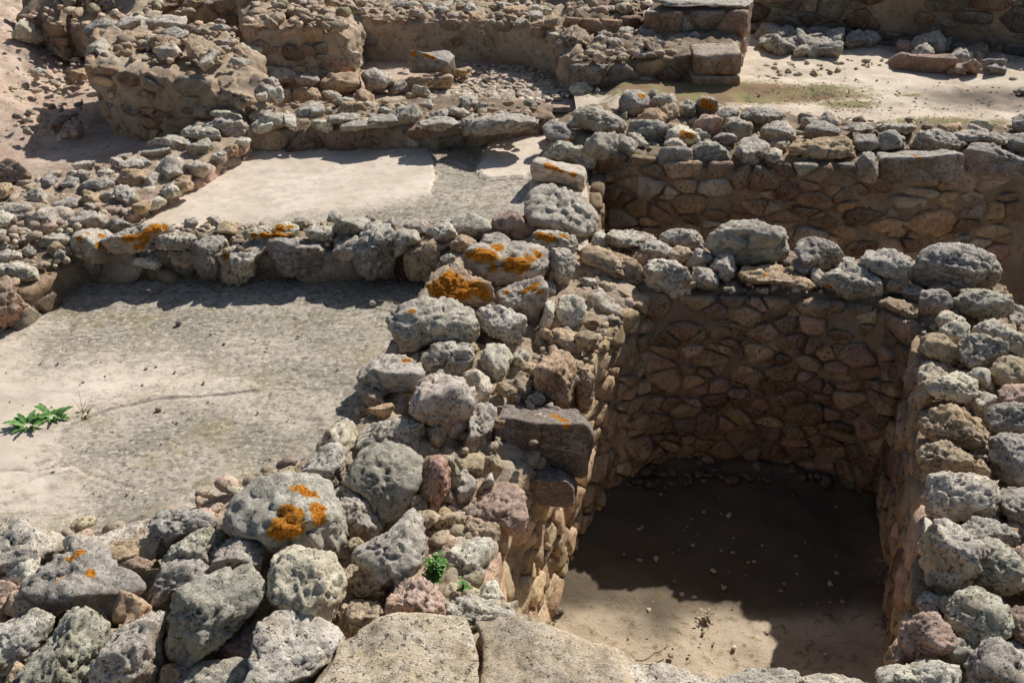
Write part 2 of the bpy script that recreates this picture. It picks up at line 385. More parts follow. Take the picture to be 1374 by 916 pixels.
def scatter(on, poly, z, n, smin, smax, cols, sub=4, gap=0.8, flat=0.7):
    """individual loose stones on an area (px polygon on plane z)"""
    W = np.array([U(x, y, z)[:2] for x, y in poly]); lo = W.min(0); hi = W.max(0); got = 0
    sizes = sorted([rng.uniform(smin, smax) for _ in range(n)], reverse=True)
    for s in sizes:
        for _ in range(60):
            q = rng.uniform(lo, hi)
            if not inside(W, q): continue
            if any((k['P'][0] - q[0]) ** 2 + (k['P'][1] - q[1]) ** 2 < ((k['r'] + s) * gap) ** 2 for k in STONES): continue
            ctr = np.array([q[0], q[1], z + s * 0.25])
            dm = (s * rng.uniform(0.85, 1.25), s * rng.uniform(0.7, 1.0), s * flat * rng.uniform(0.75, 1.1))
            P, Fc, cav = rock(dm, sub, p=rng.uniform(16, 30), yaw=rng.uniform(0, 3.1), tilt=0.25, cuts=9)
            c = cols[int(rng.integers(len(cols)))]
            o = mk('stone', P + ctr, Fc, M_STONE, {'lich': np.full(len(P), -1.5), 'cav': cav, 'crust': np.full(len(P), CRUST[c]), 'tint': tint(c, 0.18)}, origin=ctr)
            o['category'] = 'stone'
            px, py, dp = proj(ctr[None, :]); k = F / dp[0]
            STONES.append(dict(o=o, x=px[0], y=py[0], w=2 * dm[0] * k, h=(dm[1] + dm[2]) * k, c=c, label=None, lm=None, on=on, por=0, lich=False, P=ctr, r=s))
            got += 1; break

def inside(W, q):
    x, y = q; r = False; n = len(W)
    for i in range(n):
        x1, y1 = W[i]; x2, y2 = W[(i + 1) % n]
        if (y1 > y) != (y2 > y) and x < (x2 - x1) * (y - y1) / (y2 - y1) + x1: r = not r
    return r
def inside_v(W, Q):
    r = np.zeros(len(Q), bool); n = len(W)
    for i in range(n):
        x1, y1 = W[i]; x2, y2 = W[(i + 1) % n]
        if y1 == y2: continue
        c = ((y1 > Q[:, 1]) != (y2 > Q[:, 1])) & (Q[:, 0] < (x2 - x1) * (Q[:, 1] - y1) / (y2 - y1) + x1); r ^= c
    return r
def segdist(W, Q, closed=True):
    d = np.full(len(Q), 1e9); n = len(W)
    for i in range(n if closed else n - 1):
        a = np.array(W[i], float); b = np.array(W[(i + 1) % n], float); e = b - a
        t = np.clip(((Q - a) @ e) / max(e @ e, 1e-9), 0, 1)
        d = np.minimum(d, np.linalg.norm(Q - a - t[:, None] * e, axis=1))
    return d
def sdf(W, Q):
    W = np.array(W, float); d = segdist(W, Q); return np.where(inside_v(W, Q), d, -d)

def resample(P, step):
    out = []; P = [np.array(p, float) for p in P]; ids = []
    for i in range(len(P)):
        a = P[i]; b = P[(i + 1) % len(P)]; L = np.linalg.norm((b - a)[:2]); k = max(1, int(L / step))
        for j in range(k): out.append(a + (b - a) * j / k)
    return np.array(out)

LASTCORE = []
def core(name, top, zbot, mat, parent, step=0.028, lump=0.03, bottom=None, side=0.015):
    """body of a wall: footprint polygon (each corner px, py, z), rubbly top, sides running down to zbot"""
    T = [U(*t) if len(t) == 3 else None for t in top]
    B = [np.array([*t[:2], zbot]) for t in T]
    for i, bb in (bottom or {}).items(): B[i] = np.array([bb[0], bb[1], zbot])
    ar = sum(T[i][0] * T[(i + 1) % len(T)][1] - T[(i + 1) % len(T)][0] * T[i][1] for i in range(len(T)))
    LASTCORE[:] = [T, B, 1 if ar > 0 else -1]
    TB = [np.concatenate([a, b]) for a, b in zip(T, B)]
    R = resample(TB, step); n = len(R); Tr, Br = R[:, :3], R[:, 3:]
    lo, hi = Tr[:, :2].min(0), Tr[:, :2].max(0)
    gx, gy = np.meshgrid(np.arange(lo[0], hi[0], step), np.arange(lo[1], hi[1], step)); Q = np.stack([gx.ravel(), gy.ravel()], 1)
    Q = Q + rng.uniform(-0.3, 0.3, Q.shape) * step
    Q = Q[(sdf(Tr[:, :2], Q) > step * 0.6)]
    pts = [Vector(p) for p in Tr[:, :2]] + [Vector(p) for p in Q]
    vo, eo, fo, _, _, _ = geometry.delaunay_2d_cdt(pts, [(i, (i + 1) % n) for i in range(n)], [], 1, 1e-5)
    vo = np.array([v[:] for v in vo]); fo = np.array([f[:3] for f in fo if len(f) == 3], np.int32)
    # heights: inverse distance from the corners
    cz = np.array([t[2] for t in T]); cxy = np.array([t[:2] for t in T])
    d2 = ((vo[:, None, :] - cxy[None]) ** 2).sum(2) + 1e-4; w = 1 / d2 ** 1.2; z = (w * cz).sum(1) / w.sum(1)
    V3 = np.column_stack([vo, z])
    f1, f2 = worley(V3 * np.array([13, 13, 5]), 5)
    edge = segdist(Tr[:, :2], vo)
    f1b, _ = worley(V3 * np.array([27, 27, 9]), 15); dz = lump * (0.9 - 1.5 * f1) + lump * .5 * (.5 - f1b) + lump * 0.8 * fbm(V3 * 9, 3, 4)
    V3[:, 2] += dz - 0.05 * (1 - sstep(edge, 0, 0.10))
    # sides
    area = 0.5 * (Tr[:, 0] * np.roll(Tr[:, 1], -1) - np.roll(Tr[:, 0], -1) * Tr[:, 1]).sum(); sgn = 1 if area > 0 else -1
    tang = np.roll(Tr, -1, 0) - np.roll(Tr, 1, 0); nrm = np.stack([tang[:, 1], -tang[:, 0]], 1) * sgn; nrm /= np.linalg.norm(nrm, axis=1)[:, None] + 1e-9
    hgt = float(cz.max() - zbot); m = max(2, int(hgt / 0.035)); SV = [];
    # nearest top vertex of each boundary sample so that the skirt meets the top
    idx = np.array([int(np.argmin(((vo - t[:2]) ** 2).sum(1))) for t in Tr])
    rows = []
    base = len(V3)
    for j in range(1, m + 1):
        k = j / m; A = V3[idx]; L = A * (1 - k) + Br * k
        off = side * fbm(L * 12, 3, 8) * 2.0 + .012 * fbm(L * 38, 2, 9)
        L = L.copy(); L[:, :2] += nrm * off[:, None]; SV.append(L)
    VV = np.vstack([V3] + SV); FF = [fo]
    prev = idx
    for j in range(m):
        cur = base + j * n + np.arange(n); a, b2, c2, d2_ = prev, np.roll(prev, -1), np.roll(cur, -1), cur
        FF += [np.stack([a, d2_, c2], 1), np.stack([a, c2, b2], 1)] if sgn > 0 else [np.stack([a, c2, d2_], 1), np.stack([a, b2, c2], 1)]
        prev = cur
    FF = np.vstack(FF).astype(np.int32); FF = FF[(FF[:, 0] != FF[:, 1]) & (FF[:, 1] != FF[:, 2]) & (FF[:, 0] != FF[:, 2])]
    return mk(name, VV, FF, mat, {'veg': np.zeros(len(VV)), 'dirt': np.zeros(len(VV))}, parent=parent)

def faced(parent, i0, i1, zb, rowh, wid, cols, drop=.03, **k):
    T, B, s = LASTCORE; n = len(T); ids = [i % n for i in range(i0, i1 + 1)]
    tt = [T[i] - np.array([0, 0, drop]) for i in ids]
    bb = []
    for i in ids: f = (T[i][2] - zb) / (T[i][2] - B[i][2]); bb.append(T[i] * (1 - f) + B[i] * f)
    facing(parent, tt, bb, rowh, wid, cols, flip=s * 1, **k)
def facing(parent, top, bot, rowh, wid, cols, flip=1, out=0.03, maxn=100, sub=3, name='face_stone', skip=0.04):
    """rubble bedded in a wall face: cells packed on the ruled surface between a top and a bottom line, one stone each"""
    top = np.array(top, float); bot = np.array(bot, float)
    seg = np.linalg.norm(np.diff((top + bot) / 2, axis=0)[:, :2], axis=1); cum = np.concatenate([[0], np.cumsum(seg)]); L = cum[-1]
    Hh = float(np.mean(np.linalg.norm(top - bot, axis=1)))
    def at(s, t):
        s = min(max(s, 0), L); i = min(int(np.searchsorted(cum, s, 'right')) - 1, len(seg) - 1); f = (s - cum[i]) / seg[i]
        a = top[i] * (1 - f) + top[i + 1] * f; b = bot[i] * (1 - f) + bot[i + 1] * f; e = (top[i + 1] - top[i]) * (t / Hh) + (bot[i + 1] - bot[i]) * (1 - t / Hh)
        e = e / np.linalg.norm(e); up = a - b; up /= np.linalg.norm(up); nn = np.cross(e, up) * flip; nn /= np.linalg.norm(nn); return b + (a - b) * (t / Hh), nn, e, up
    n = int(min(maxn, max(3, L * Hh / (rowh * wid) * .9))); k = rowh / wid * (L * Hh / n / (rowh * wid)) ** 0
    pts = []
    for _ in range(n):
        best = None; bd = -1
        for _ in range(int(rng.integers(2, 8))):
            q = rng.uniform([0, 0], [L, Hh]); d = min([((q[0] - a[0]) * k) ** 2 + (q[1] - a[1]) ** 2 for a in pts] + [9])
            if d > bd: bd = d; best = q
        pts.append(best)
    pts = np.array(pts); Sc = pts * np.array([k, 1]); dm = math.sqrt(L * Hh * k / n); wt = rng.normal(0, .15, n) * dm; bag = []
    for i in range(n):
        if rng.random() < skip: continue
        dd = Sc - Sc[i]; ln = np.linalg.norm(dd, axis=1); nb = [j for j in np.argsort(ln)[1:14]]
        pc, nn, e, up = at(pts[i][0], pts[i][1]); N = []; A = []; gap = .004 + .03 * dm
        for j in nb:
            u = dd[j] / ln[j]; g = np.array([u[0] * k, u[1]]); gl = np.linalg.norm(g); dist = max(ln[j] / 2 + wt[i] - wt[j], ln[j] * .28) / gl
            N.append([g[0] / gl, 0, g[1] / gl]); A.append(max(dist - gap, .012))
        for v, dist in (((1, 0, 0), L - pts[i][0]), ((-1, 0, 0), pts[i][0]), ((0, 0, 1), Hh - pts[i][1]), ((0, 0, -1), pts[i][1])):
            N.append(list(v)); A.append(dist + .02)
        fr = min(A) * .42 + .006 + out * rng.uniform(.1, 1); f_ = np.array([rng.normal(0, .16), 1, rng.normal(.05, .16)]); f_ /= np.linalg.norm(f_)
        N += [list(f_), [0, -1, 0]]; A += [fr, .05]
        P, Fc, cav = rock((1, 1, 1), sub, p=rng.uniform(9, 18), planes=(np.array(N), np.array(A)))
        ctr = pc - nn * min(A) * .22
        Pw = P[:, :1] * e + P[:, 1:2] * nn + P[:, 2:3] * up + ctr
        if np.linalg.det(np.stack([e, nn, up])) < 0: Fc = Fc[:, ::-1]
        c = cols[int(rng.integers(len(cols)))]; tc = tint(c, 0.34)
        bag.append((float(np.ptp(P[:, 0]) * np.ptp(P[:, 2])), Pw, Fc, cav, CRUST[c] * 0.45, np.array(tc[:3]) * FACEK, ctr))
    bag.sort(key=lambda b: -b[0])
    for _, Pw, Fc, cav, cu, tc, ctr in bag[:100]:
        mk(name, Pw, Fc, M_STONE, {'lich': np.full(len(Pw), -1.5), 'cav': cav, 'crust': np.full(len(Pw), cu), 'tint': tc}, origin=ctr, parent=parent)
    bag = bag[100:]
    if bag:
        m_ = len(bag[0][1]); V_ = np.vstack([b[1] for b in bag]); o = mk('small_face_stones', V_, np.vstack([b[2] + m_ * i for i, b in enumerate(bag)]), M_STONE, {'lich': np.full(len(V_), -1.5), 'cav': np.concatenate([b[3] for b in bag]),
            'crust': np.repeat([b[4] for b in bag], m_), 'tint': np.repeat(np.array([b[5] for b in bag]), m_, 0)}, parent=parent); o.location = -parent.location; o['kind'] = 'stuff'
FACEK = 0.72

def wall(label, loc, cat='wall'):
    w = bpy.data.objects.new('stone_wall', None); C.objects.link(w); w.location = loc; w.empty_display_size = 0.1
    return tag(w, label, cat)

def sheet(name, W, step, mat, zf, attrs=None, kind='structure'):
    """ground sheet over a world polygon W, heights zf(Q), attrs: dict of functions(Q, px, py)"""
    W = np.array(W, float); lo, hi = W.min(0), W.max(0)
    xs = np.arange(lo[0], hi[0] + step, step); ys = np.arange(lo[1], hi[1] + step, step)
    gx, gy = np.meshgrid(xs, ys); Q = np.stack([gx.ravel(), gy.ravel()], 1); nx, ny = len(xs), len(ys)
    z = zf(Q); P = np.column_stack([Q, z]); ins = inside_v(W, Q)
    i = np.arange(nx * ny).reshape(ny, nx); q = np.stack([i[:-1, :-1].ravel(), i[:-1, 1:].ravel(), i[1:, 1:].ravel(), i[1:, :-1].ravel()], 1)
    q = q[ins[q].all(1)]; used = np.unique(q); mp = np.full(nx * ny, -1); mp[used] = np.arange(len(used)); q = mp[q]; P = P[used]
    px, py, _ = proj(P); A = {k: f(P, px, py) for k, f in (attrs or {}).items()}
    for k in ('veg', 'dirt'):
        if k not in A: A[k] = np.zeros(len(P))
    o = mk(name, P, q, mat, A)
    return tag(o, kind=kind)

def chips(name, spec, mat=None, sub=2, label=None, cat=None, color=(0.66, 0.56, 0.44), flat=.7):
    """uncountable small rubble as one mesh. spec: list of (px polygon, z function or value, count, smin, smax)"""
    D, Fc0 = ico(sub); VV = []; FF = []; base = 0; TT = []
    for poly, z, n, s0, s1 in spec:
        zz = z if not callable(z) else 0
        W = np.array([U(x, y, zz)[:2] for x, y in poly]); lo, hi = W.min(0), W.max(0); k = 0; tries = 0
        while k < n and tries < n * 20:
            tries += 1; q = rng.uniform(lo, hi)
            if not inside(W, q): continue
            s = s0 + (s1 - s0) * rng.random() ** 2; N = rng.normal(0, 1, (9, 3)); N /= np.linalg.norm(N, axis=1)[:, None]
            r = ((np.maximum(D @ N.T, 0) / rng.uniform(0.75, 1.1, 9)) ** 14).sum(1) ** (-1 / 14.); r = np.minimum(r, 1.6)
            P = D * r[:, None] * np.array([1.2, 0.9, flat]) * s; a = rng.uniform(0, 6.28); P = P @ np.array([[math.cos(a), math.sin(a), 0], [-math.sin(a), math.cos(a), 0], [0, 0, 1]])
            P = P + 0.15 * s * vn(P / s * 2 + q[0] * 50, 3)[:, None]
            VV.append(P + np.array([q[0], q[1], zz + s * 0.25])); FF.append(Fc0 + base); base += len(D); k += 1; TT.append(np.tile(np.array(color) * rng.uniform(.6, 1.25) * (1 + rng.normal(0, .05, 3)), (len(D), 1)))
    V = np.vstack(VV); o = mk(name, V, np.vstack(FF), mat or M_STONE, {'lich': np.full(len(V), -1.5), 'cav': np.zeros(len(V)), 'crust': np.full(len(V), 0.35), 'tint': np.vstack(TT), 'veg': np.zeros(len(V)), 'dirt': np.zeros(len(V))})
    return tag(o, label, cat, kind='stuff')

# ================================================================== GROUND AND FLOORS
def w2(*p, z=0.0): return [U(x, y, z)[:2] for x, y in p]

def base_z(Q):
    r = sdf([(-5.3, 0.9), (6.0, 0.9), (7.5, 13.5), (-7.5, 13.5)], Q)
    return 0.02 - 1.36 * sstep(r, -0.1, 0.5) + 0.04 * fbm(np.column_stack([Q, Q[:, 0] * 0]) * 0.8, 3, 2)
gx = np.concatenate([[-900, -400, -150, -60, -30, -18], np.arange(-12, 12.1, 0.3), [18, 30, 60, 150, 400, 900]])
gy = np.concatenate([[-900, -400, -150, -60, -30, -15, -6, -2], np.arange(0, 16, 0.3), [20, 30, 60, 150, 400, 900]])
gX, gY = np.meshgrid(gx, gy); Q = np.stack([gX.ravel(), gY.ravel()], 1)
ii = np.arange(len(Q)).reshape(len(gy), len(gx)); qd = np.stack([ii[:-1, :-1].ravel(), ii[:-1, 1:].ravel(), ii[1:, 1:].ravel(), ii[1:, :-1].ravel()], 1)
tag(mk('ground', np.column_stack([Q, base_z(Q)]), qd, M_BASE, {'veg': np.zeros(len(Q)), 'dirt': np.zeros(len(Q))}), kind='structure')

# near terrace floor (A)
ZA = -0.245
CREAM = [[(-400, 425), (30, 440), (60, 478), (120, 470), (250, 478), (330, 505), (330, 525), (215, 535), (130, 560), (95, 600), (140, 640), (110, 690), (60, 712), (-400, 712)]]
def worn_a(P, px, py):
    q = np.stack([px, py], 1); s = sdf(CREAM[0], q)
    return np.clip(0.5 - s / 110.0, -0.6, 1.0) + 0.25 * fbm(P * 2.2, 3, 71)
def crack_a(P, px, py):
    q = np.stack([px, py], 1) + 3.5 * np.stack([fbm(P * 14, 3, 1), fbm(P * 14, 3, 2)], 1)
    d = np.minimum(segdist([(95, 570), (150, 548), (215, 535), (300, 528), (345, 522)], q, False), segdist([(-40, 632), (40, 632), (95, 625), (130, 640), (180, 655)], q, False) * 1.3)
    d = np.minimum(d, segdist([(60, 720), (110, 722), (150, 712), (190, 692)], q, False) * 0.6)
    return 1 - sstep(d, 0.6, 3.0)
def za(Q):
    P = np.column_stack([Q, np.full(len(Q), ZA)]); px, py, _ = proj(P)
    z = ZA + 0.012 * fbm(P * 1.5, 3, 11) + 0.006 * fbm(P * 7, 3, 12)
    wn = np.clip(worn_a(P, px, py), 0, 1); z += 0.005 * fbm(P * 30, 3, 13) * wn - 0.008 * wn
    f1, _ = worley(P * 16, 31); z -= 0.012 * sstep(1 - f1, 0.72, 0.92) * wn * sstep(fbm(P * 3, 2, 5), -0.1, 0.3)
    z -= 0.008 * crack_a(P, px, py)
    return z
sheet('plaster_floor', [(-5.5, 2.55), (-1.6, 2.75), (-0.45, 3.3), (-0.25, 4.2), (-0.15, 5.9), (-2.2, 5.95), (-5.5, 6.0)], 0.0125, M_PLAST, za,
      {'worn': worn_a, 'crack': crack_a, 'veg': lambda P, px, py: np.clip(1 - np.hypot((px - 290) / 110, (py - 590) / 50), -0.5, 1)})

# upper terrace floor (B): cream skin ends in a broken edge over the grey bed
ZB = -0.02
GREYB = [(577, 195), (582, 215), (586, 235), (578, 258), (556, 272), (500, 282), (420, 292), (330, 302), (250, 318), (700, 345), (712, 232), (650, 236), (640, 225), (660, 186), (600, 180)]
PALEB = [(656, 186), (728, 170), (726, 205), (704, 236), (652, 240), (640, 228)]
def worn_b(P, px, py):
    q = np.stack([px, py], 1) + 3 * np.stack([fbm(P * 16, 4, 1), fbm(P * 16, 4, 2)], 1); s = sdf(GREYB, q)
    return np.where(sdf(PALEB, q) > 0, -0.7, np.clip(0.5 + s / np.where(py > 262, 26.0, 5.0), -0.8, 1.0))
def crack_b(P, px, py):
    q = np.stack([px, py], 1) + 4 * np.stack([fbm(P * 9, 4, 1), fbm(P * 9, 4, 2)], 1)
    d = segdist([(575, 198), (582, 215), (586, 235), (578, 258)], q, False)
    d2 = segdist([(658, 187), (646, 215), (640, 230), (654, 240)], q, False)
    return np.maximum(1 - sstep(d, 0.3, 1.6), 0.5 * (1 - sstep(d2, 0.2, 1.2)))
def zb(Q):
    P = np.column_stack([Q, np.full(len(Q), ZB)]); px, py, _ = proj(P); wn = np.clip(worn_b(P, px, py), 0, 1)
    return ZB + 0.012 * fbm(P * 1.5, 3, 14) + 0.004 * fbm(P * 8, 3, 15) - 0.022 * wn + 0.006 * wn * fbm(P * 24, 3, 16) - 0.02 * crack_b(P, px, py)
sheet('upper_plaster_floor', w2((60, 318), (330, 180), (340, 150), (790, 150), (790, 340), (700, 322), (600, 315), (400, 315), z=ZB), 0.016, M_PLAST, zb, {'worn': worn_b, 'crack': crack_b})

# sandy ground and the clod bank at the far left (C)
def zc_(Q):
    P3 = np.column_stack([Q, np.zeros(len(Q))]); a = np.array(U(128, 185, -.05)[:2]); b = np.array(U(135, 20, -.05)[:2])
    P = np.column_stack([Q, np.full(len(Q), -0.05)]); px, py, _ = proj(P)
    d = np.clip((py - 60) / 130.0, 0, 1); left = np.clip((60 + 40 * (1 - d) - px) / 110.0, 0, 1.6) * sstep(py, 205, 150)
    z = -0.05 + 0.02 * fbm(P3 * 2, 3, 3) + 0.30 * left * (0.8 + 0.5 * fbm(P3 * 1.5, 2, 6))
    f1, f2 = worley(P3 * 6, 9); z += left * 0.10 * (0.7 - f1) + (0.004 + 0.05 * np.clip(left * 2, 0, 1)) * fbm(P3 * 9, 3, 5)
    return z
sheet('earth_ground', [(-9, 6.2), (-4.6, 6.4), (-3.0, 6.2), (-1.3, 7.4), (-1.2, 8.9), (-3.2, 14.5), (-11, 14.5)], 0.03, M_CLOD, zc_,
      {'dirt': lambda P, px, py: 0.35 * sstep(fbm(P * 2.3, 3, 8), 0.15, 0.5)})

# ground of the middle room (D) and of the right-hand terrace (E)
def zd(Q):
    P3 = np.column_stack([Q, np.zeros(len(Q))]); return 0.05 + 0.025 * fbm(P3 * 3, 3, 3) + 0.008 * fbm(P3 * 14, 3, 4)
sheet('room_floor', [(-2.5, 7.85), (-0.6, 8.1), (0.7, 8.15), (1.2, 8.9), (1.3, 11.2), (-3.4, 11.2)], 0.03, M_CLOD, zd, {'dirt': lambda P, px, py: 0.3 * sstep(fbm(P * 3, 3, 9), 0.0, 0.5)})
def ze(Q):
    P3 = np.column_stack([Q, np.zeros(len(Q))]); P = np.column_stack([Q, np.full(len(Q), .12)]); px, py, _ = proj(P)
    return 0.10 + 0.03 * fbm(P3 * 1.6, 3, 5) + 0.010 * fbm(P3 * 10, 3, 6) + 0.06 * np.clip(sdf([(820, 95), (1000, 100), (1060, 118), (1000, 135), (1060, 160), (800, 160)], np.stack([px, py], 1)) / 20, 0, 1)
def veg_e(P, px, py):
    q = np.stack([px, py], 1); r = np.full(len(q), -0.6)
    for cx, cy, a, b, s in ((990, 126, 170, 13, 1.15), (930, 122, 120, 16, 1.15), (860, 112, 70, 14, 1.0), (1100, 122, 40, 12, 0.9), (1140, 140, 60, 7, 0.8), (1260, 165, 120, 12, 0.75), (1010, 118, 60, 8, 1.0), (1220, 128, 60, 5, 0.5), (1330, 165, 60, 10, 0.6)):
        r = np.maximum(r, s - np.hypot((q[:, 0] - cx) / a, (q[:, 1] - cy) / b) * 0.9)
    return r
def dirt_e(P, px, py):
    q = np.stack([px, py], 1)
    return np.clip(1.1 - np.hypot((q[:, 0] - 1320) / 130, (q[:, 1] - 132) / 20), 0, 0.75) + 0.3 * sstep(fbm(P * 4, 3, 3), 0.1, 0.5)
sheet('sandy_ground', [(0.5, 7.5), (1.0, 7.3), (6.2, 7.15), (8.5, 12.5), (1.0, 12.5), (0.5, 9.0)], 0.03, M_SAND, ze, {'veg': veg_e, 'dirt': dirt_e})

# pit floors
PITEDGE = [(.10, 2.2), (.10, 3.2), (.15, 3.75), (.40, 4.5), (.57, 4.85), (.80, 5.02), (1.95, 5.0), (2.04, 4.8), (1.95, 4.0), (1.75, 3.2), (1.4, 2.2)]
def zp(Q):
    P3 = np.column_stack([Q, np.zeros(len(Q))]); e = sdf(PITEDGE, Q)
    return -1.22 + 0.03 * fbm(P3 * 2, 3, 7) + 0.014 * fbm(P3 * 9, 4, 8) + 0.09 * np.exp(-np.clip(e, 0, 9) / .11) * (0.8 + .7 * fbm(P3 * 4, 3, 3))
sheet('pit_floor', [(-0.1, 1.7), (1.6, 1.7), (2.3, 3.2), (2.5, 5.2), (0.5, 5.3), (-0.1, 3.2)], 0.02, M_PIT, zp, {'dirt': lambda P, px, py: np.clip(sstep(P[:, 1] + 0.25 * fbm(P * 3, 2, 4), 3.6, 4.05), 0, 1)})  # rear of the floor darkened in colour to deepen the pit's shade
sheet('second_pit_floor', [(0.4, 5.3), (6, 4.0), (6.5, 7.2), (0.4, 7.2)], 0.04, M_PIT, lambda Q: zp(Q) - 0.08)

# ================================================================== WALL BODIES AND THEIR BEDDED STONES
def X3(px, py, z, dz): p = U(px, py, z); return np.array([p[0], p[1], dz])

# spine, upper half
w = wall('upper part of the thick rubble wall between the cream floor and the far pit', U(760, 260, 0))
core('rubble_core', [(745, 186, 0), (803, 190, 0), (803, 322, -.03), (740, 345, -.05), (600, 338, -.05), (690, 300, -.05), (712, 250, -.03)], -1.25, M_MORTAR, w)
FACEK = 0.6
faced(w, 0, 2, -1.0, .13, .2, 'ogtb', maxn=80)
# spine, lower half
w = wall('lower part of the thick rubble wall running down the left side of the near pit', U(620, 480, 0))
core('rubble_core', [(595, 330, -.04), (803, 318, -.04), (866, 391, -.05), (828, 430, -.08), (792, 480, -.12), (722, 600, -.17), (655, 700, -.25), (560, 640, -.06), (430, 640, -.1), (412, 610, -.12), (470, 560, -.08), (490, 500, -.06), (540, 430, -.05), (565, 380, -.04)], -1.27, M_MORTAR, w, lump=0.045,
     bottom={2: (.80, 5.02), 3: (.57, 4.85), 4: (.40, 4.5), 5: (.15, 3.76), 6: (.10, 3.25)})
FACEK = 0.85
FACEK = 1.05
faced(w, 2, 6, -1.25, .075, .11, 'otyo', maxn=180, out=0.03)
# pit back wall (between the two pits)
FACEK = 0.8
w = wall('rubble wall standing between the near pit and the deeper pit behind it', U(1030, 360, 0))
core('rubble_core', [(803, 318, -.03), (940, 322, -.03), (1060, 328, -.03), (1235, 348, -.03), (1350, 372, -.03), (1350, 430, -.03), (1232, 440, -.05), (1205, 418, -.05), (1120, 403, -.06), (1000, 396, -.06), (866, 391, -.05)], -1.27, M_FACE, w, bottom={6: (2.03, 4.80), 7: (1.93, 5.0), 10: (.80, 5.02)})
faced(w, 6, 10, -1.25, .075, .12, 'obtpb', maxn=210, out=0.03)
# right wall of the near pit
w = wall('broad stone-topped wall along the right side of the near pit', U(1290, 640, 0))
RP = [(1232, 440, -.05), (1350, 372, -.03), (1385, 450, -.03), (1560, 480, -.03), (1620, 1010, -.03), (1190, 1010, -.05), (1200, 895, -.06), (1232, 800, -.06), (1246, 690, -.06), (1242, 560, -.06), (1234, 470, -.05)]
core('rubble_core', RP, -1.27, M_MORTAR, w, bottom={i: (U(*RP[i])[0] + k, U(*RP[i])[1]) for i, k in ((0, .01), (5, .06), (6, .10), (7, .12), (8, .06), (9, .05), (10, .03))})
faced(w, 5, 11, -1.25, .09, .13, 'obtp', maxn=180, out=0.025)
# far wall of the second pit
w = wall('long retaining wall of mortared rubble closing the deeper pit at the back', U(1080, 200, .12))
core('rubble_core', [(738, 178, .1), (800, 203, .12), (900, 219, .12), (1050, 222, .12), (1200, 223, .12), (1380, 214, .12), (1640, 210, .12), (1640, 165, .12), (1374, 165, .12), (1180, 160, .12), (1000, 140, .14), (870, 124, .14), (780, 138, .14), (735, 158, .14)], -1.27, M_FACE, w)
FACEK = 0.8
faced(w, 1, 5, -.85, .085, .16, 'obgbt', maxn=260, out=0.02, skip=.08, drop=.01)
# middle cross wall
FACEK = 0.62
w = wall('low cross wall of rubble between the speckled near floor and the cream floor', U(320, 330, 0))
core('rubble_core', [(-160, 432, -.03), (20, 388, -.03), (110, 334, -.03), (180, 330, -.04), (400, 332, -.05), (600, 334, -.05), (690, 312, -.05), (640, 292, -.04), (440, 296, -.03), (280, 306, -.02), (110, 300, 0), (-160, 330, 0)], -.3, M_FACE, w, lump=0.025)
faced(w, 0, 5, -.25, .12, .2, 'dgobg', maxn=60, out=0.02, drop=.05)
# left diagonal wall
w = wall('diagonal rubble wall between the open sandy ground and the cream floor', U(200, 230, .05))
core('rubble_core', [(-160, 330, .02), (120, 302, .02), (172, 288, .04), (250, 238, .08), (333, 189, .1), (340, 150, .14), (262, 160, .12), (190, 196, .08), (125, 232, .06), (40, 240, .06), (-160, 258, .05)], -.12, M_MORTAR, w, lump=0.03)
FACEK = 1
faced(w, 1, 4, -.04, .06, .1, 'opgw', maxn=70, out=0.02, drop=.01)
# far cross wall
w = wall('low plastered cross wall at the back of the cream floor', U(530, 155, .15))
core('rubble_core', [(334, 167, .17), (560, 166, .17), (640, 164, .15), (740, 153, .12), (742, 132, .12), (600, 124, .16), (440, 136, .17), (334, 140, .17)], -.1, M_FACE, w, lump=0.03, side=.03)
FACEK = .7
faced(w, 0, 3, -.02, .1, .24, 'obgb', maxn=36, out=0.004, drop=.05)
# front rubble wall
FACEK = 0.85
w = wall('broad tumbled rubble wall along the near edge, in front of both rooms', U(400, 800, -.05))
core("rubble_core", [(-260, 1100, -.16), (-260, 735, -.27), (70, 735, -.27), (200, 700, -.25), (310, 655, -.2), (420, 605, -.17), (560, 640, -.17), (655, 700, -.26), (648, 800, -.2), (745, 856, -.08), (860, 905, -.06), (1000, 918, -.05), (1200, 905, -.05), (1240, 1100, -.1)], -1.27, M_MORTAR, w, lump=0.045,
     bottom={7: (.10, 3.25), 8: (.12, 2.8), 9: (.2, 2.55)})
FACEK = 1.1
faced(w, 7, 9, -1.25, .11, .16, 'otyo', maxn=70, out=0.03)
# tall ruined block at the upper left
FACEK = 1.0
w = wall('tall ruined block of mortared rubble with a ragged overhanging left end', U(220, 110, .3))
BT = [(116, 82, .52), (200, 94, .50), (262, 100, .46), (300, 118, .34), (350, 150, .18), (372, 140, .18), (352, 92, .42), (345, 62, .5), (300, 30, .5), (215, 38, .54), (125, 34, .56)]
core('rubble_core', BT, -.1, M_MORTAR, w, lump=0.04, side=.05, bottom={0: (U(*BT[0])[0] + .16, U(*BT[0])[1] - .02), 10: (U(*BT[10])[0] + .1, U(*BT[10])[1])})
faced(w, 0, 4, -.06, .075, .13, 'obtdb', maxn=100, out=0.014, drop=.04, skip=.12)
faced(w, 10, 11, -.06, .12, .2, 'ob', maxn=24, out=0.03)
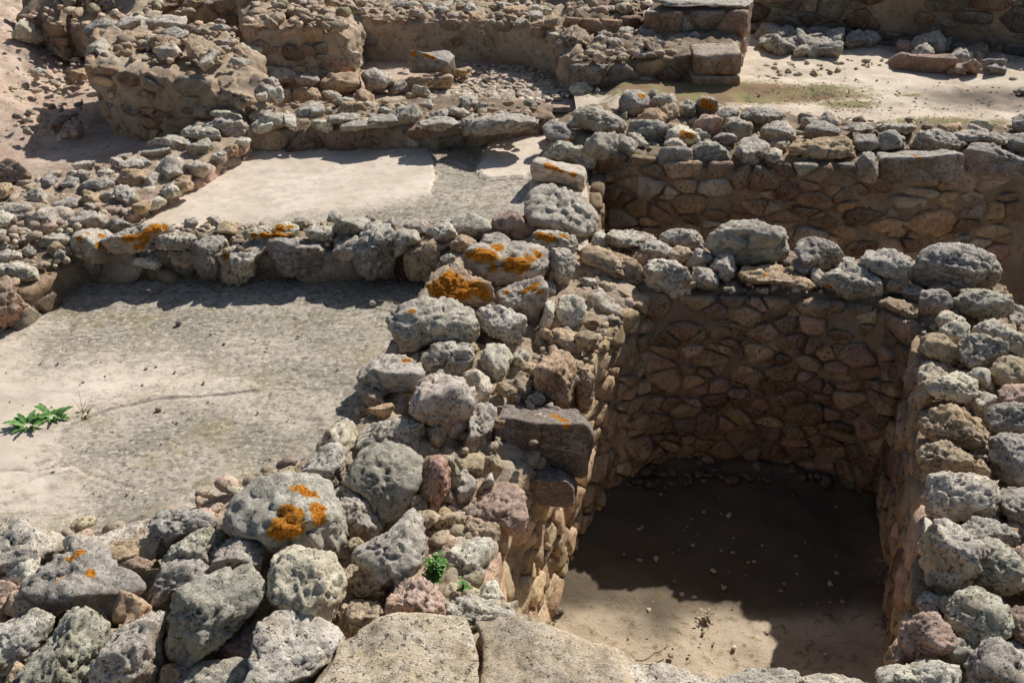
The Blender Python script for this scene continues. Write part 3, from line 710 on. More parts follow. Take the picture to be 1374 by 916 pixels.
# second block behind it
w = wall('upright brown mortared pier behind the tall ruined block', U(400, 60, .3))
PT = [(328, 30, .62), (400, 30, .6), (452, 34, .56), (470, 50, .45), (486, 30, .42), (470, -8, .5), (400, -20, .62), (318, -20, .62)]
core('rubble_core', PT, -.0, M_MORTAR, w, lump=0.04, side=.03)
faced(w, 0, 3, .05, .075, .15, 'obtbd', maxn=100, out=0.002, drop=.04, skip=.3)
# curved plastered wall
w = wall('curved brown plastered wall with a crumbling rubble top, behind the pebbly floor', U(620, 40, .3))
AT = [(478, 24, .42), (560, 27, .42), (640, 24, .43), (700, 30, .43), (748, 46, .40), (752, 74, .34), (790, 78, .32), (797, 40, .40), (760, 8, .42), (640, -2, .45), (478, -4, .45)]
core('rubble_core', AT, .0, M_MORTAR, w, lump=0.05, side=.02)
FACEK = .9
faced(w, 0, 4, .2, .06, .1, 'ogbw', maxn=80, out=.0, drop=.03, skip=.55)
# stub with squared blocks
w = wall('stepped stub wall ending in two dark squared blocks', U(900, 70, .3))
ST_ = [(770, 86, .32), (850, 88, .28), (884, 76, .34), (930, 68, .40), (988, 66, .40), (1000, 34, .42), (900, 34, .40), (800, 52, .38)]
core('rubble_core', ST_, .05, M_FACE, w, lump=0.035, side=.02)
faced(w, 0, 3, .06, .12, .2, 'obdg', maxn=24, out=0.02)
def block(parent, ctr, dims, col, yaw=0):
    P, Fc, cav = rock(dims, 4, p=30, yaw=yaw, tilt=0.02, cuts=0, rough=.35, blk=True)
    o = mk('squared_block', P + ctr, Fc, M_STONE, {'lich': np.full(len(P), -1.5), 'cav': cav * .5, 'crust': np.full(len(P), .9), 'tint': tint(col)}, origin=ctr, parent=parent)
a = U(960, 66, .40)
block(w, np.array([a[0] + .0, a[1] - .02, .33]), (.20, .2, .085), 'b'); block(w, np.array([a[0], a[1] - .02, .155]), (.205, .2, .085), 'b')
# wall with the pale top slab further back
w = wall('dark low wall roofed by a long pale slab at the back of the stub wall', U(930, 20, .5))
core('rubble_core', [(868, 14, .56), (1002, 12, .6), (1012, -14, .6), (880, -10, .56)], .1, M_FACE, w, lump=.01)
faced(w, 0, 1, .12, .12, .22, 'dbdg', maxn=24, out=.02)
a = U(945, 2, .61)
P, Fc, cav = rock((.46, .2, .022), 4, p=14, yaw=-.03, tilt=.01, cuts=1, rough=.6); o = mk('coping_slab', P + a, Fc, M_STONE, {'lich': np.full(len(P), -1.5), 'cav': cav, 'crust': np.full(len(P), 1.), 'tint': tint('g')}, origin=a, parent=w)
a = U(945, 28, .42)
block(w, np.array([a[0], a[1] - .05, .32]), (.20, .12, .2), 'd', 0)

w = wall('crumbling brown end of the wall between the curved wall and the pale slab', U(800, 20, .4))
core('rubble_core', [(762, 22, .5), (824, 26, .46), (860, 16, .46), (866, -8, .5), (760, -8, .5)], .05, M_FACE, w, lump=.05, side=.03)
faced(w, 0, 2, .1, .1, .2, 'obdb', maxn=24, out=.02)
# long back wall
w = wall('long dark back wall of mortared rubble closing the sandy terrace', U(1200, 20, .5))
pa, pb, pc = U(1004, 44, .1), U(1180, 58, .1), U(1560, 92, .1)
def bw(p, dy, z): return np.array([p[0] + dy * .1, p[1] + dy, z])
LT = [bw(pa, 0, .56), bw(pb, 0, .6), bw(pc, 0, .66)]; RB_ = [bw(pc, .6, .66), bw(pa, .6, .56)]
_U = U
def U(*a): return np.array(a[0]) if len(a) == 1 else _U(*a)
def core_w(name, pts, zbot, mat, par, **k):
    global U
    keep = U; U = lambda *a: np.array(a, float); r = core(name, [tuple(p) for p in pts], zbot, mat, par, **k); U = keep; return r
core_w('rubble_core', LT + RB_, .0, M_FACE, w, lump=.05, side=.02, step=.06)
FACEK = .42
faced(w, 0, 2, .05, .13, .24, 'bdbg', maxn=100, out=0.03, drop=.02)
# pebble-faced bank top left
FACEK = 1.0
w = wall('wall faced with small pale upright pebbles at the far upper corner', U(130, 20, .3))
pts = [U(62, 40, .22), U(190, 44, .30), U(200, -20, .55), U(90, -30, .55)]
core_w('rubble_core', pts, .0, M_MORTAR, w, lump=.02)
a, b_ = U(70, -25, .62), U(192, -22, .62)
facing(w, [a, b_], [U(72, 34, .12), U(192, 38, .12)], .06, .07, 'wgwo', flip=-1, maxn=100, out=.03)
w = wall('dark brown mortared wall beside the pale pebble face', U(40, 10, .3))
core_w('rubble_core', [U(28, 20, .30), U(80, 34, .32), U(92, -20, .55), U(30, -25, .5)], .0, M_FACE, w, side=.04)
FACEK = .7
faced(w, 0, 1, .02, .08, .16, 'obtb', maxn=30, drop=.02)
w = wall('brown mortared wall stretch between the pebble face and the brown pier', U(240, 5, .3))
core_w('rubble_core', [U(192, 10, .34), U(330, -4, .5), U(340, -40, .5), U(200, -45, .5)], .0, M_FACE, w, side=.03)
faced(w, 0, 1, .0, .09, .2, 'obtb', maxn=50, drop=.02)

# ================================================================== STONES TRACED ONE BY ONE
ON = 'on the front rubble wall'
def S(z, c, poly, lich='', **k): return traced(z, c, poly, lich, on=ON, **k)
S(-.10, 'g', '-40,700 20,692 50,702 80,733 86,745 70,753 40,772 20,788 0,780 -40,780')
S(-.10, 'd', '38,773 75,747 100,735 130,735 150,760 200,765 203,790 195,800 178,815 168,832 150,842 130,840 118,820 95,812 75,815 50,797', '94,744,7 102,740,7 112,737,5 123,768,7 82,771,3 73,778,3', label='broad dark grey slab with a yellow-orange lichen streak, left of the plaster edge', lm='the yellow-streaked slab')
S(-.08, 'b', '158,752 175,746 200,750 206,758 190,767 165,764', label='small brown cobble lying in the pale mortar beside the yellow-streaked slab')
S(-.17, 'w', '95,742 110,722 140,716 165,706 195,697 205,725 212,748 200,757 160,747 140,740', label='lump of cream plaster broken from the near floor edge', q=.5, lm='the cream plaster lump')
S(-.12, 'p', '-30,780 15,778 35,787 32,802 22,827 0,832 -30,830')
S(-.10, 'g', '-20,840 0,837 20,829 45,816 73,828 69,846 62,872 45,887 25,902 0,896 -20,890')
S(-.08, 'v', '70,850 76,827 105,811 121,830 140,848 143,870 146,890 141,918 125,940 70,940 43,905 45,882 60,864', por=.8)
S(-.10, 'g', '146,850 175,835 210,820 226,826 216,845 213,870 219,890 213,925 195,950 150,950 140,920 138,875', p=14, q=.4)
S(-.06, 'd', '195,697 205,689 240,682 290,684 302,700 282,716 255,724 235,740 212,752 205,728', q=1.0)
S(-.04, 'v', '212,755 230,733 262,711 285,705 299,716 301,732 287,763 270,762 240,760', por=.7)
S(-.06, 'd', '203,772 215,755 240,749 270,751 287,765 275,781 250,784 232,797 226,815 205,817 196,800', q=.9)
S(-.02, 'g', '297,728 320,717 345,719 356,735 356,760 342,777 320,770 290,770 284,760', lm='the small grey cube-like stone')
S(-.02, 'v', '230,797 255,779 285,769 320,767 350,774 359,790 355,811 335,827 320,842 305,862 280,887 260,892 245,880 230,866 226,830', por=1.0, p=26, label='large sharp-edged pitted block with a deep shadow on its left side', lm='the sharp-edged pitted block')
S(0.0, 'w', '360,762 359,746 380,737 420,734 446,744 456,765 464,785 462,806 445,836 420,830 385,819 363,807 357,785', p=12, label='large pale squarish block just below the boulder with orange rosettes', lm='the large pale squarish block')
S(0.0, 'g', '298,702 315,665 345,640 375,633 410,637 440,654 456,680 466,710 471,742 465,767 450,757 440,740 400,738 370,736 350,721 320,721 300,717', '400,648,9 412,654,11 421,661,7 382,685,13 396,684,10 374,706,20 398,708,22 385,720,20 404,714,13 429,680,12 430,690,12', label='big grey boulder carrying four round orange lichen rosettes', lm='the orange-rosette boulder', p=7)
S(-.07, 'g', '345,832 365,822 400,830 440,845 469,866 455,882 430,892 415,918 405,945 345,945 334,912 343,876')
S(-.10, 'g', '214,908 235,896 260,892 300,890 333,882 346,892 335,930 214,940', q=.5)
S(-.13, 'p', '302,862 325,837 346,827 356,850 346,877 330,892 300,895 288,878', q=.5, por=.3)
S(-.10, 't', '464,780 475,767 495,765 513,778 518,792 512,808 490,808 470,802', por=1)
S(-.13, 'y', '449,836 455,815 470,807 500,808 516,816 512,836 495,847 470,860 454,857', por=1)
S(-.09, 'p', '519,801 535,780 560,773 585,784 599,805 603,826 590,842 560,837 535,834 520,821', por=.5, label='half yellow half pinkish rough stone just below the small green bush', lm='the half-pink stone')
S(-.12, 'g', '596,806 625,797 650,807 680,812 697,823 691,840 665,842 620,840 600,837')
S(-.04, 'o', '478,852 510,838 560,836 605,840 632,860 647,880 642,902 630,935 560,965 440,965 405,935 450,880', sq=True, q=.4, crf=.85, label='very large flat tan-brown slab at the near edge with an orange-stained patch', lm='the large tan slab')
S(-.07, 'o', '636,845 680,837 715,841 745,856 790,865 830,885 872,910 890,955 760,965 630,965 645,905 652,880', sq=True, q=.35, crf=.85, label='wide low buff slab sloping down toward the near pit corner', lm='the sloping buff slab')
S(-.05, 'w', '830,907 880,895 925,903 955,912 960,935 880,942 828,930', q=.5)
S(-.05, 'g', '950,914 1000,905 1060,903 1082,913 1080,940 960,945', q=.5)
S(-.06, 'w', '1070,916 1110,909 1160,911 1180,922 1170,945 1080,945', q=.5)
S(0.0, 'w', '1176,915 1195,902 1225,896 1260,884 1285,891 1295,905 1290,935 1200,945', label='pale rounded slab at the near right pit corner', lm='the pale corner slab')
S(-.06, 'w', '420,612 428,592 445,569 465,560 477,573 479,590 470,607 465,617 450,601 435,602', '441,583,5', label='small pale stone tipped on edge with one orange lichen dot')
S(-.06, 'g', '400,642 413,617 430,599 450,593 461,600 464,617 461,640 456,652 430,654 408,650')
S(-.05, 'g', '472,595 480,578 500,567 540,560 565,562 578,575 573,595 560,609 540,600 515,594 495,597 478,607', q=.6)
S(-.03, 'v', '463,640 475,614 490,600 515,590 540,597 550,607 572,615 569,637 561,662 549,682 530,698 514,697 500,670 480,657 465,648', p=7, label='smooth rounded greenish boulder touching a red stone', lm='the greenish boulder')
S(-.05, 'r', '562,628 575,611 595,607 605,630 605,656 593,677 580,690 568,672 558,657', label='small rose-red stone wedged against the greenish boulder', lm='the rose-red stone', p=6)
S(-.09, 'g', '444,662 460,651 480,659 500,664 511,685 518,702 512,717 490,730 472,727 462,702 449,682', q=.9)
S(-.06, 'g', '498,722 520,712 545,690 553,680 566,700 574,720 573,747 561,767 540,782 520,792 503,777 480,752 471,735', p=12, q=.8, label='large grey wedge-shaped stone pointing up toward the greenish boulder', lm='the grey wedge stone')
S(-.10, 'y', '550,671 560,659 573,671 577,691 569,704 556,692')
S(-.10, 'v', '598,618 609,613 619,635 618,657 606,664 600,642')
S(-.08, 'y', '571,570 595,564 601,580 598,602 585,610 576,597')
S(-.14, 'y', '605,616 635,608 652,614 646,637 630,647 614,634')
S(-.17, 'w', '641,657 652,640 660,631 664,646 656,660 644,664', b=.05)
S(-.20, 'p', '632,681 645,665 665,649 690,650 706,661 708,690 709,707 695,720 680,712 655,702 636,696', p=7, label='pinkish egg-like stone tucked under the dark overhanging block', lm='the pinkish egg-like stone')
S(-.21, 'y', '610,736 614,706 625,690 640,696 665,699 682,710 678,727 660,732 650,724 630,724')
S(-.22, 'w', '593,746 605,735 630,727 650,724 666,727 669,745 661,777 650,794 630,802 603,797 592,777', label='whitish lumpy stone right beside the small green bush', lm='the whitish lumpy stone')
S(-.22, 'w', '640,801 650,782 665,779 677,801 673,814 650,814')
ON = 'on the spine wall between the rooms and the pits'
S(0.03, 'g', '518,432 524,417 550,404 565,397 600,398 630,409 642,430 644,450 632,464 600,464 575,460 570,472 550,474 530,462 519,447', '554,415,5', p=12, label='broad flat pale grey stone overhanging the speckled floor, below the orange-crusted stone', lm='the broad pale grey stone')
S(-.03, 'g', '563,476 580,459 605,457 632,461 639,480 626,499 600,505 580,502 566,491', por=1)
S(-.02, 'g', '476,506 485,489 510,474 545,477 566,489 574,505 561,520 545,524 520,528 505,537 495,543 484,526', '545,481,4 552,482,4')
S(-.10, 't', '506,546 515,529 535,523 553,529 556,546 546,562 525,565 511,557', por=.9)
S(0.0, 'g', '552,530 559,511 590,499 620,504 638,519 642,540 633,562 621,582 605,592 580,572 555,562 549,546', p=10, q=.9, label='thick grey block with a smooth shaded front, right of the porous tan cobble', lm='the smooth-fronted grey block')
S(-.04, 'w', '618,501 640,494 656,507 662,521 653,540 642,544 634,523', p=8)
S(-.02, 'g', '637,421 650,409 670,408 697,419 709,430 704,450 698,467 680,464 660,452 643,442', por=.6)
S(-.05, 'w', '644,476 655,461 675,459 687,474 689,491 681,507 665,512 648,501')
S(-.08, 'w', '688,476 700,466 711,475 709,491 700,502 689,496')
S(-.10, 'g', '626,547 650,539 667,544 667,562 652,582 648,602 640,613 624,612 616,600 627,580', q=.8)
S(0.03, 'o', '570,387 578,371 600,358 622,359 642,371 662,385 667,401 655,414 640,412 610,407 580,400', '596,370,12 612,366,11 632,375,11 590,378,16 605,374,16 612,385,16 620,380,13 600,390,14 625,392,12 642,390,11 652,398,8 584,392,9 577,383,6', label='stone almost fully crusted with orange lichen at the inner corner', lm='the orange-crusted stone')
S(0.06, 'g', '616,347 630,331 660,323 700,322 737,328 743,345 737,367 700,377 665,386 645,374 623,360', '640,340,12 655,333,14 672,330,10 690,348,13 705,352,12 712,342,9 728,336,9 660,361,6 685,360,9 700,364,7 625,342,6', p=12, label='large block with broad orange lichen bands across its top', lm='the orange-banded block')
S(0.0, 'g', '667,389 695,377 727,370 735,385 734,412 726,442 708,434 695,422 675,412 664,404', '706,384,9 716,380,9 722,388,6 676,390,5', q=1.1, label='upright grey block with an orange patch, directly below the orange-banded block')
S(0.05, 'g', '712,320 720,307 745,308 770,314 777,329 771,342 745,338 718,332', '722,315,8 732,317,9 740,322,6 758,313,6')
S(0.0, 'g', '737,335 755,331 773,340 771,362 760,387 748,402 738,392 735,365', q=1.0)
S(-.06, 'w', '722,442 733,402 745,403 743,432 731,462 721,465', b=.07)
S(-.05, 'w', '747,412 751,397 770,394 784,402 787,422 776,442 755,442 746,430', p=11, label='bright whitish block beside the upright streaked grey slivers', lm='the bright whitish block')
S(-.05, 'o', '772,342 790,328 815,333 842,343 857,358 870,388 868,407 850,395 830,381 810,367 782,353', q=.8)
S(-.09, 'o', '762,366 785,351 805,354 817,370 800,387 776,380')
S(-.12, 'y', '796,379 820,371 840,387 851,410 843,428 828,412 813,397')
S(-.12, 'g', '786,396 805,384 822,399 834,415 835,437 820,442 803,427 790,413')
S(-.09, 't', '714,501 721,479 740,467 758,469 777,485 774,512 767,546 745,559 725,550 716,531', p=12, q=.7, label='tall sandy tan block standing on the pit rim', lm='the sandy tan block')
S(-.09, 'o', '728,456 745,439 770,444 780,460 780,482 760,480 740,467', por=1)
S(-.19, 'k', '663,572 669,548 690,543 715,548 740,547 770,549 792,565 800,580 794,607 787,632 770,642 730,622 690,617 666,602', '746,555,7 756,560,8 763,567,6', sq=True, q=1.3, crf=.5, label='dark brown block jutting over the pit, one orange lichen tuft on its edge', lm='the dark overhanging block')
S(-.33, 'k', '662,627 672,619 695,631 715,617 740,621 760,634 777,646 774,667 760,678 720,675 690,658 667,642', q=1.1, sq=True, crf=.6, label='dark stone ledge directly under the dark overhanging block', lm='the dark ledge stone')
S(-.12, 'y', '684,527 690,507 705,503 717,520 714,545 698,553 688,545', por=.8)
S(-.14, 'y', '655,520 668,508 684,520 684,540 668,547 656,538')
S(-.16, 'o', '770,505 785,488 797,505 797,540 788,560 772,548')
S(-.16, 'g', '640,570 656,560 666,572 664,595 650,605 640,592')
S(-.18, 'y', '650,610 664,604 676,622 670,650 655,640 648,625')
S(-.16, 'g', '604,640 622,632 640,642 636,668 618,676 606,660')
S(-.18, 'o', '578,690 595,680 612,688 610,706 592,716 580,705')
S(0.06, 'g', '702,272 714,250 740,243 775,254 796,275 805,295 800,320 780,329 745,322 715,307 701,292', p=7, label='big domed grey boulder beside the far pit, below the square-cut slab', lm='the domed boulder')
S(0.05, 'w', '710,230 719,212 755,215 789,224 789,247 784,264 765,252 740,245 711,242', '735,218,6 745,221,6 768,231,6 752,228,4', sq=True, label='square-cut whitish slab with orange lichen spots behind the domed boulder', lm='the square-cut slab')
S(0.05, 'g', '723,206 734,187 755,183 786,199 800,215 798,237 790,232 770,219 728,213')
S(0.0, 'y', '745,252 752,249 772,253 783,262 765,267', b=.06)
S(0.02, 'p', '657,299 664,286 690,282 706,294 714,312 702,324 680,320 664,311')
S(0.01, 'g', '600,307 610,289 635,284 657,297 662,311 640,324 613,319')
S(0.0, 'g', '642,326 650,314 670,311 687,320 682,334 650,336')
S(0.02, 'w', '795,314 808,308 818,322 813,333 797,331')
ON = 'on the middle cross wall'
S(0.0, 'g', '93,327 103,311 120,306 140,307 152,320 142,341 139,360 125,352 103,346', '104,318,6 120,311,5 139,315,6 136,329,6', label='grey stone with rusty orange rims at the left end of the lichen slab')
S(0.02, 'g', '141,321 160,311 200,298 227,298 232,308 207,323 202,337 180,342 148,340', '168,318,7 178,314,8 190,314,8 203,308,8 214,303,8 224,302,6 196,330,6 200,322,6 186,333,5', p=8, label='grey slab covered by one long sheet of orange lichen', lm='the orange-sheeted slab')
S(-.03, 'w', '178,356 195,342 212,334 222,348 214,364 195,360')
S(0.0, 'g', '203,323 235,309 264,314 267,331 240,337 213,334')
S(-.03, 'y', '226,336 245,327 262,334 264,346 257,360 238,357 230,345', por=.5, label='eroded ochre stone with a hollow, right of the orange-sheeted slab')
S(-.02, 'd', '260,327 278,314 300,316 308,330 302,350 291,377 268,372 260,350', q=1.0)
S(-.02, 'g', '287,347 308,330 340,317 369,316 372,330 350,347 346,372 320,387 295,380 288,362', '303,343,6 296,350,4', label='long sloping grey stone with a small orange tip, left of the smooth bellied stone')
S(0.03, 'w', '323,317 345,303 385,295 402,301 400,317 370,322 333,324', '388,301,6 378,306,8 366,311,8 352,315,8 392,312,5 382,314,6 342,318,4', label='flat whitish stone spread with an orange lichen wedge, behind the sloping grey stone', lm='the orange-wedge stone')
S(0.0, 'd', '358,331 375,319 410,318 435,323 449,335 443,352 425,367 400,374 375,370 357,350', q=1.0, label='bellied dark stone with a pale crest in the face of the middle wall', lm='the bellied dark stone')
S(0.02, 'g', '410,313 420,301 440,302 449,312 445,325 418,324')
S(0.02, 'v', '446,303 460,291 485,289 500,300 497,314 470,317 453,327 446,318')
S(-.01, 'g', '448,326 465,314 485,314 489,330 477,347 460,354 448,340')
S(0.0, 'd', '488,300 505,291 525,304 538,315 537,335 527,372 500,377 478,370 473,340 484,318', q=1.0, label='tall rounded dark stone, the highest in the face of the middle wall', lm='the tall dark stone')
S(-.01, 'y', '540,346 555,327 580,317 603,324 607,340 596,362 578,380 550,377 541,362', q=1.0, label='olive brown stone in the middle wall face closest to the orange-crusted stone')
S(0.02, 'g', '525,316 540,304 560,309 567,325 550,337 533,347 524,331')
S(0.02, 'g', '568,311 585,297 605,299 617,315 600,330 578,327')
S(0.0, 'o', '603,326 620,314 638,321 642,335 620,347 606,341')
S(-.12, 'b', '-30,380 10,369 25,379 29,395 39,415 20,437 0,442 -30,440', q=1.1, label='brown upright stone at the far left end of the middle wall', lm='the brown end stone')
S(-.02, 'g', '-20,355 25,349 45,359 54,372 47,384 25,377 -20,372')
S(-.02, 'g', '48,351 70,331 90,331 105,350 102,363 85,372 70,382 53,374 46,362', label='angular grey stone with a dark notch left of the orange-rimmed stone', lm='the notched grey stone')
S(0.0, 'w', '48,326 70,311 92,314 99,325 87,337 58,334')
S(0.0, 'g', '10,321 25,305 41,307 47,322 39,337 18,337')
S(0.0, 'g', '-20,315 5,307 16,315 16,331 0,337 -20,332')
S(-.01, 'g', '-15,346 10,332 28,340 30,350 15,359 -15,357')
S(0.03, 'w', '38,296 55,279 80,275 97,281 94,299 86,312 60,314 43,309', label='pale weathered oval stone at the junction of the two left walls', lm='the pale oval stone')
S(0.03, 'g', '91,299 105,282 125,282 147,291 144,306 120,314 96,313')
S(0.02, 'd', '143,298 155,291 180,302 172,314 148,314', q=1.2)
S(0.03, 'p', '120,280 145,271 165,274 177,285 172,294 145,291', q=.4)
ON = 'on the left diagonal wall'
S(0.03, 'g', '-20,286 10,271 30,269 50,278 44,296 25,309 -20,307')
S(0.07, 'g', '155,259 165,246 180,254 187,268 180,280 163,277', por=1, label='small honeycombed grey stone at the lower corner of the diagonal wall')
S(0.07, 'd', '103,253 120,239 140,237 157,247 146,260 125,267 108,263', q=.9)
S(0.05, 'g', '127,266 140,255 156,257 159,268 145,275 130,274')
S(0.05, 'g', '70,276 85,265 105,264 115,275 105,283 78,283')
S(0.05, 'b', '-30,225 10,212 30,217 46,232 42,252 30,264 0,270 -30,262', q=1.0, label='big brownish stone at the far left end of the diagonal wall', lm='the big end stone')
S(0.04, 'v', '20,266 35,256 51,259 53,271 35,275')
S(0.05, 'y', '39,253 50,246 63,258 56,269 43,263')
S(0.06, 'd', '48,241 62,231 79,239 84,253 70,260 53,256')
S(0.07, 'd', '80,249 90,235 106,239 112,251 95,258')
S(0.07, 'd', '96,241 108,227 123,231 127,243 110,250')
S(0.06, 'w', '131,233 142,224 157,232 151,242 133,242')
S(0.07, 't', '155,241 165,227 190,227 199,240 194,254 180,259 163,251', label='tan-topped stone in the middle of the diagonal wall', lm='the tan-topped stone')
S(0.07, 'g', '195,241 205,229 218,234 219,249 205,258 195,253')
S(0.09, 'g', '150,226 170,212 190,209 204,217 200,230 173,232', q=.5)
S(0.09, 'g', '201,226 220,211 235,207 249,220 250,236 236,252 218,254 208,241', label='largest grey stone along the diagonal wall', lm='the largest diagonal-wall stone')
S(0.09, 'd', '191,206 205,195 225,196 234,205 226,216 203,216')
S(0.11, 'g', '193,201 215,184 230,179 250,184 259,198 247,209 218,201', '249,192,3', label='grey stone with one rusty orange dot high on the diagonal wall')
S(0.08, 'g', '249,223 262,214 281,219 284,230 270,240 253,239')
S(0.11, 'v', '250,201 265,187 280,184 287,198 280,212 260,212')
S(0.13, 'g', '236,179 250,167 275,167 300,178 300,192 275,190 253,187', q=.5)
S(0.13, 'g', '262,172 285,157 315,157 337,168 334,184 315,192 298,182')
S(0.15, 'w', '278,153 300,143 325,145 337,158 332,167 298,162', q=.5)
S(0.07, 'o', '233,250 243,239 258,242 258,255 243,259')
S(0.06, 'w', '216,258 232,246 244,256 236,266 220,268')
S(0.08, 'g', '284,212 296,200 306,206 300,218 288,220')
S(0.10, 'o', '298,205 306,192 320,195 318,208 304,212')
S(0.12, 'w', '314,196 322,183 335,184 334,196 322,200')
S(0.05, 'o', '176,288 186,268 202,268 200,282 186,292', )
S(0.04, 'w', '196,276 210,262 222,268 214,280 200,284')
ON = 'on the low far cross wall'
S(0.17, 'g', '335,168 350,152 375,149 397,155 392,170 362,176 338,177')
S(0.15, 'w', '338,177 350,166 369,164 366,175 352,181', b=.05)
S(0.19, 'g', '395,153 410,139 432,141 439,152 427,162 398,162')
S(0.15, 'w', '412,169 425,159 445,161 450,172 442,180 425,174', b=.07, label='small pale slab jutting from the face of the low far cross wall')
S(0.18, 'g', '435,160 455,150 480,152 484,163 460,169 440,168', q=.4)
S(0.17, 'g', '452,170 475,160 505,162 508,172 480,177 456,176', q=.4)
S(0.18, 'd', '488,166 505,151 530,153 537,168 515,175 492,174', q=.4)
S(0.19, 'g', '524,158 535,141 558,140 568,152 560,168 530,170')
S(0.18, 'g', '560,165 580,155 608,156 618,168 600,178 568,176', q=.4)
S(0.17, 'g', '612,172 625,156 665,149 705,149 724,158 722,172 690,180 640,186 616,184', p=7, label='long smooth low stone at the right part of the low far cross wall', lm='the long smooth stone')
S(0.14, 'd', '725,172 740,157 760,164 775,180 767,194 735,190', '768,186,5')
ON = 'along the top of the long retaining wall'
S(0.20, 'g', '766,152 775,143 790,140 815,144 840,160 844,175 825,182 800,180 775,170', p=7, label='large oval weathered stone at the left end of the retaining wall', lm='the large oval stone')
S(0.17, 'w', '758,166 770,157 784,164 780,172 764,173')
S(0.14, 'g', '782,192 800,177 830,179 840,195 834,214 800,217 784,206')
S(0.20, 'd', '828,141 838,121 860,118 872,132 870,146 850,160 833,154', '860,124,5 866,128,5', label='dark stone tipped with orange at the back of the retaining wall, left part')
S(0.20, 'd', '868,128 876,118 885,124 883,136 871,137')
S(0.20, 'g', '868,139 885,124 905,124 914,138 902,147 878,145')
S(0.18, 'y', '884,143 905,136 912,150 906,165 889,162')
S(0.18, 'v', '911,145 922,133 934,140 931,158 916,161')
S(0.21, 'd', '931,141 942,126 955,129 965,145 957,157 936,152', '948,134,7 945,145,7 954,147,6', label='stone with a bright orange lichen face behind the pink-tinged stone', lm='the bright orange-faced stone')
S(0.18, 'o', '853,159 865,146 885,144 897,158 892,169 865,167')
S(0.15, 'd', '841,176 850,161 880,161 898,176 892,192 880,207 855,197 841,186', q=1.1, label='large dark wedge-bottomed stone near the left of the retaining wall', lm='the dark wedge-bottomed stone')
S(0.18, 'p', '930,166 945,151 960,152 970,165 964,182 945,189 931,179', label='pink-tinged stone just in front of the bright orange-faced stone')
S(0.20, 'd', '960,155 972,143 990,150 990,164 966,165')
S(0.18, 'v', '968,173 978,156 992,154 1009,168 1007,184 988,190 970,182')
S(0.16, 'd', '953,188 968,177 985,180 989,193 968,197')
S(0.17, 'w', '890,183 905,169 925,167 942,180 940,192 915,197 893,194', '920,178,6 929,182,6 904,192,5 914,193,6', label='pale stone blotched with two orange lichen patches on the retaining wall', lm='the orange-blotched pale stone')
S(0.11, 'd', '880,212 890,196 920,196 930,205 924,232 900,237 883,227', q=1.2)
S(0.15, 'd', '926,202 940,187 965,189 982,202 974,217 945,220 928,214')
S(0.15, 'g', '984,206 998,184 1015,181 1032,195 1030,214 1010,227 990,220', por=.6)
S(0.20, 'd', '991,156 1010,141 1035,142 1054,155 1052,167 1020,170 998,162', q=.7, label='long dark stone lying at the sandy edge behind the retaining wall', lm='the long dark stone')
S(0.18, 'g', '1015,176 1035,164 1062,161 1069,180 1057,197 1040,199 1023,187', p=26, label='bluish grey angular block left of the long speckled slab')
S(0.14, 'w', '1023,211 1040,195 1052,200 1049,220 1030,227', por=.6)
S(0.19, 'd', '1073,179 1088,163 1110,161 1127,172 1127,185 1100,189 1076,188')
S(0.16, 'o', '1050,201 1070,186 1110,182 1142,182 1152,195 1145,214 1110,217 1075,220 1053,210', por=.8, p=26, label='long speckled buff slab on the front lip of the retaining wall', lm='the long speckled slab')
S(0.20, 'g', '1128,172 1145,163 1172,166 1170,177 1145,180', q=.4)
S(0.17, 'd', '1142,190 1150,179 1172,180 1174,200 1158,208 1144,203')
S(0.12, 'g', '1148,222 1155,206 1172,202 1180,220 1176,245 1156,247')
S(0.18, 'd', '1174,196 1182,177 1200,173 1219,185 1218,199 1195,202 1177,207')
S(0.20, 'g', '1170,171 1190,161 1225,164 1237,172 1210,182 1178,181', q=.4)
S(0.18, 'g', '1224,191 1235,174 1260,171 1287,180 1294,192 1287,206 1255,207 1226,202', label='rounded streaked grey stone directly behind the squared wall block', lm='the streaked grey stone')
S(0.10, 'd', '1176,216 1180,201 1210,199 1260,201 1282,207 1282,237 1272,247 1200,247 1177,242', '1226,206,4 1232,207,4', sq=True, q=1.2, label='squared dark block set in the lip of the retaining wall with an orange spot', lm='the squared wall block')
S(0.19, 'g', '1273,181 1300,171 1330,174 1352,190 1347,199 1310,192 1283,194', q=.4)
S(0.11, 'd', '1281,208 1300,193 1330,189 1357,203 1376,222 1374,242 1340,243 1285,237', q=1.1, label='large humped dark stone at the right end of the retaining wall lip', lm='the humped dark stone')
S(0.17, 'd', '1348,188 1365,177 1400,180 1400,207 1370,212 1350,202')
S(0.20, 'd', '1356,168 1368,152 1400,150 1400,178 1362,178')
ON = 'on top of the wall between the two pits'
S(-.02, 'g', '862,358 880,344 905,349 922,362 927,385 921,400 895,402 873,394 864,376', q=1.0)
S(0.0, 'g', '925,372 935,358 955,360 964,375 961,391 940,387 928,381', por=1)
S(0.03, 'g', '953,357 970,337 985,344 990,360 976,380 960,373')
S(0.03, 'g', '811,319 820,307 850,307 880,312 882,323 860,332 830,334 813,331', q=.4)
S(0.02, 'g', '857,337 865,324 885,321 907,335 902,347 873,346', q=.5)
S(0.03, 'g', '878,319 905,305 940,309 947,322 940,337 915,337 893,326', q=.7)
S(0.03, 'y', '895,341 908,329 925,332 930,345 915,354 901,352')
S(0.02, 'g', '920,347 935,332 951,337 955,351 940,360 924,360')
S(0.10, 'g', '948,327 957,308 985,293 1020,294 1052,306 1061,325 1059,347 1030,354 995,357 958,347', p=8, q=.9, label='large rounded boulder with a bright pitted white top, left on the wall between the pits', lm='the white-topped boulder')
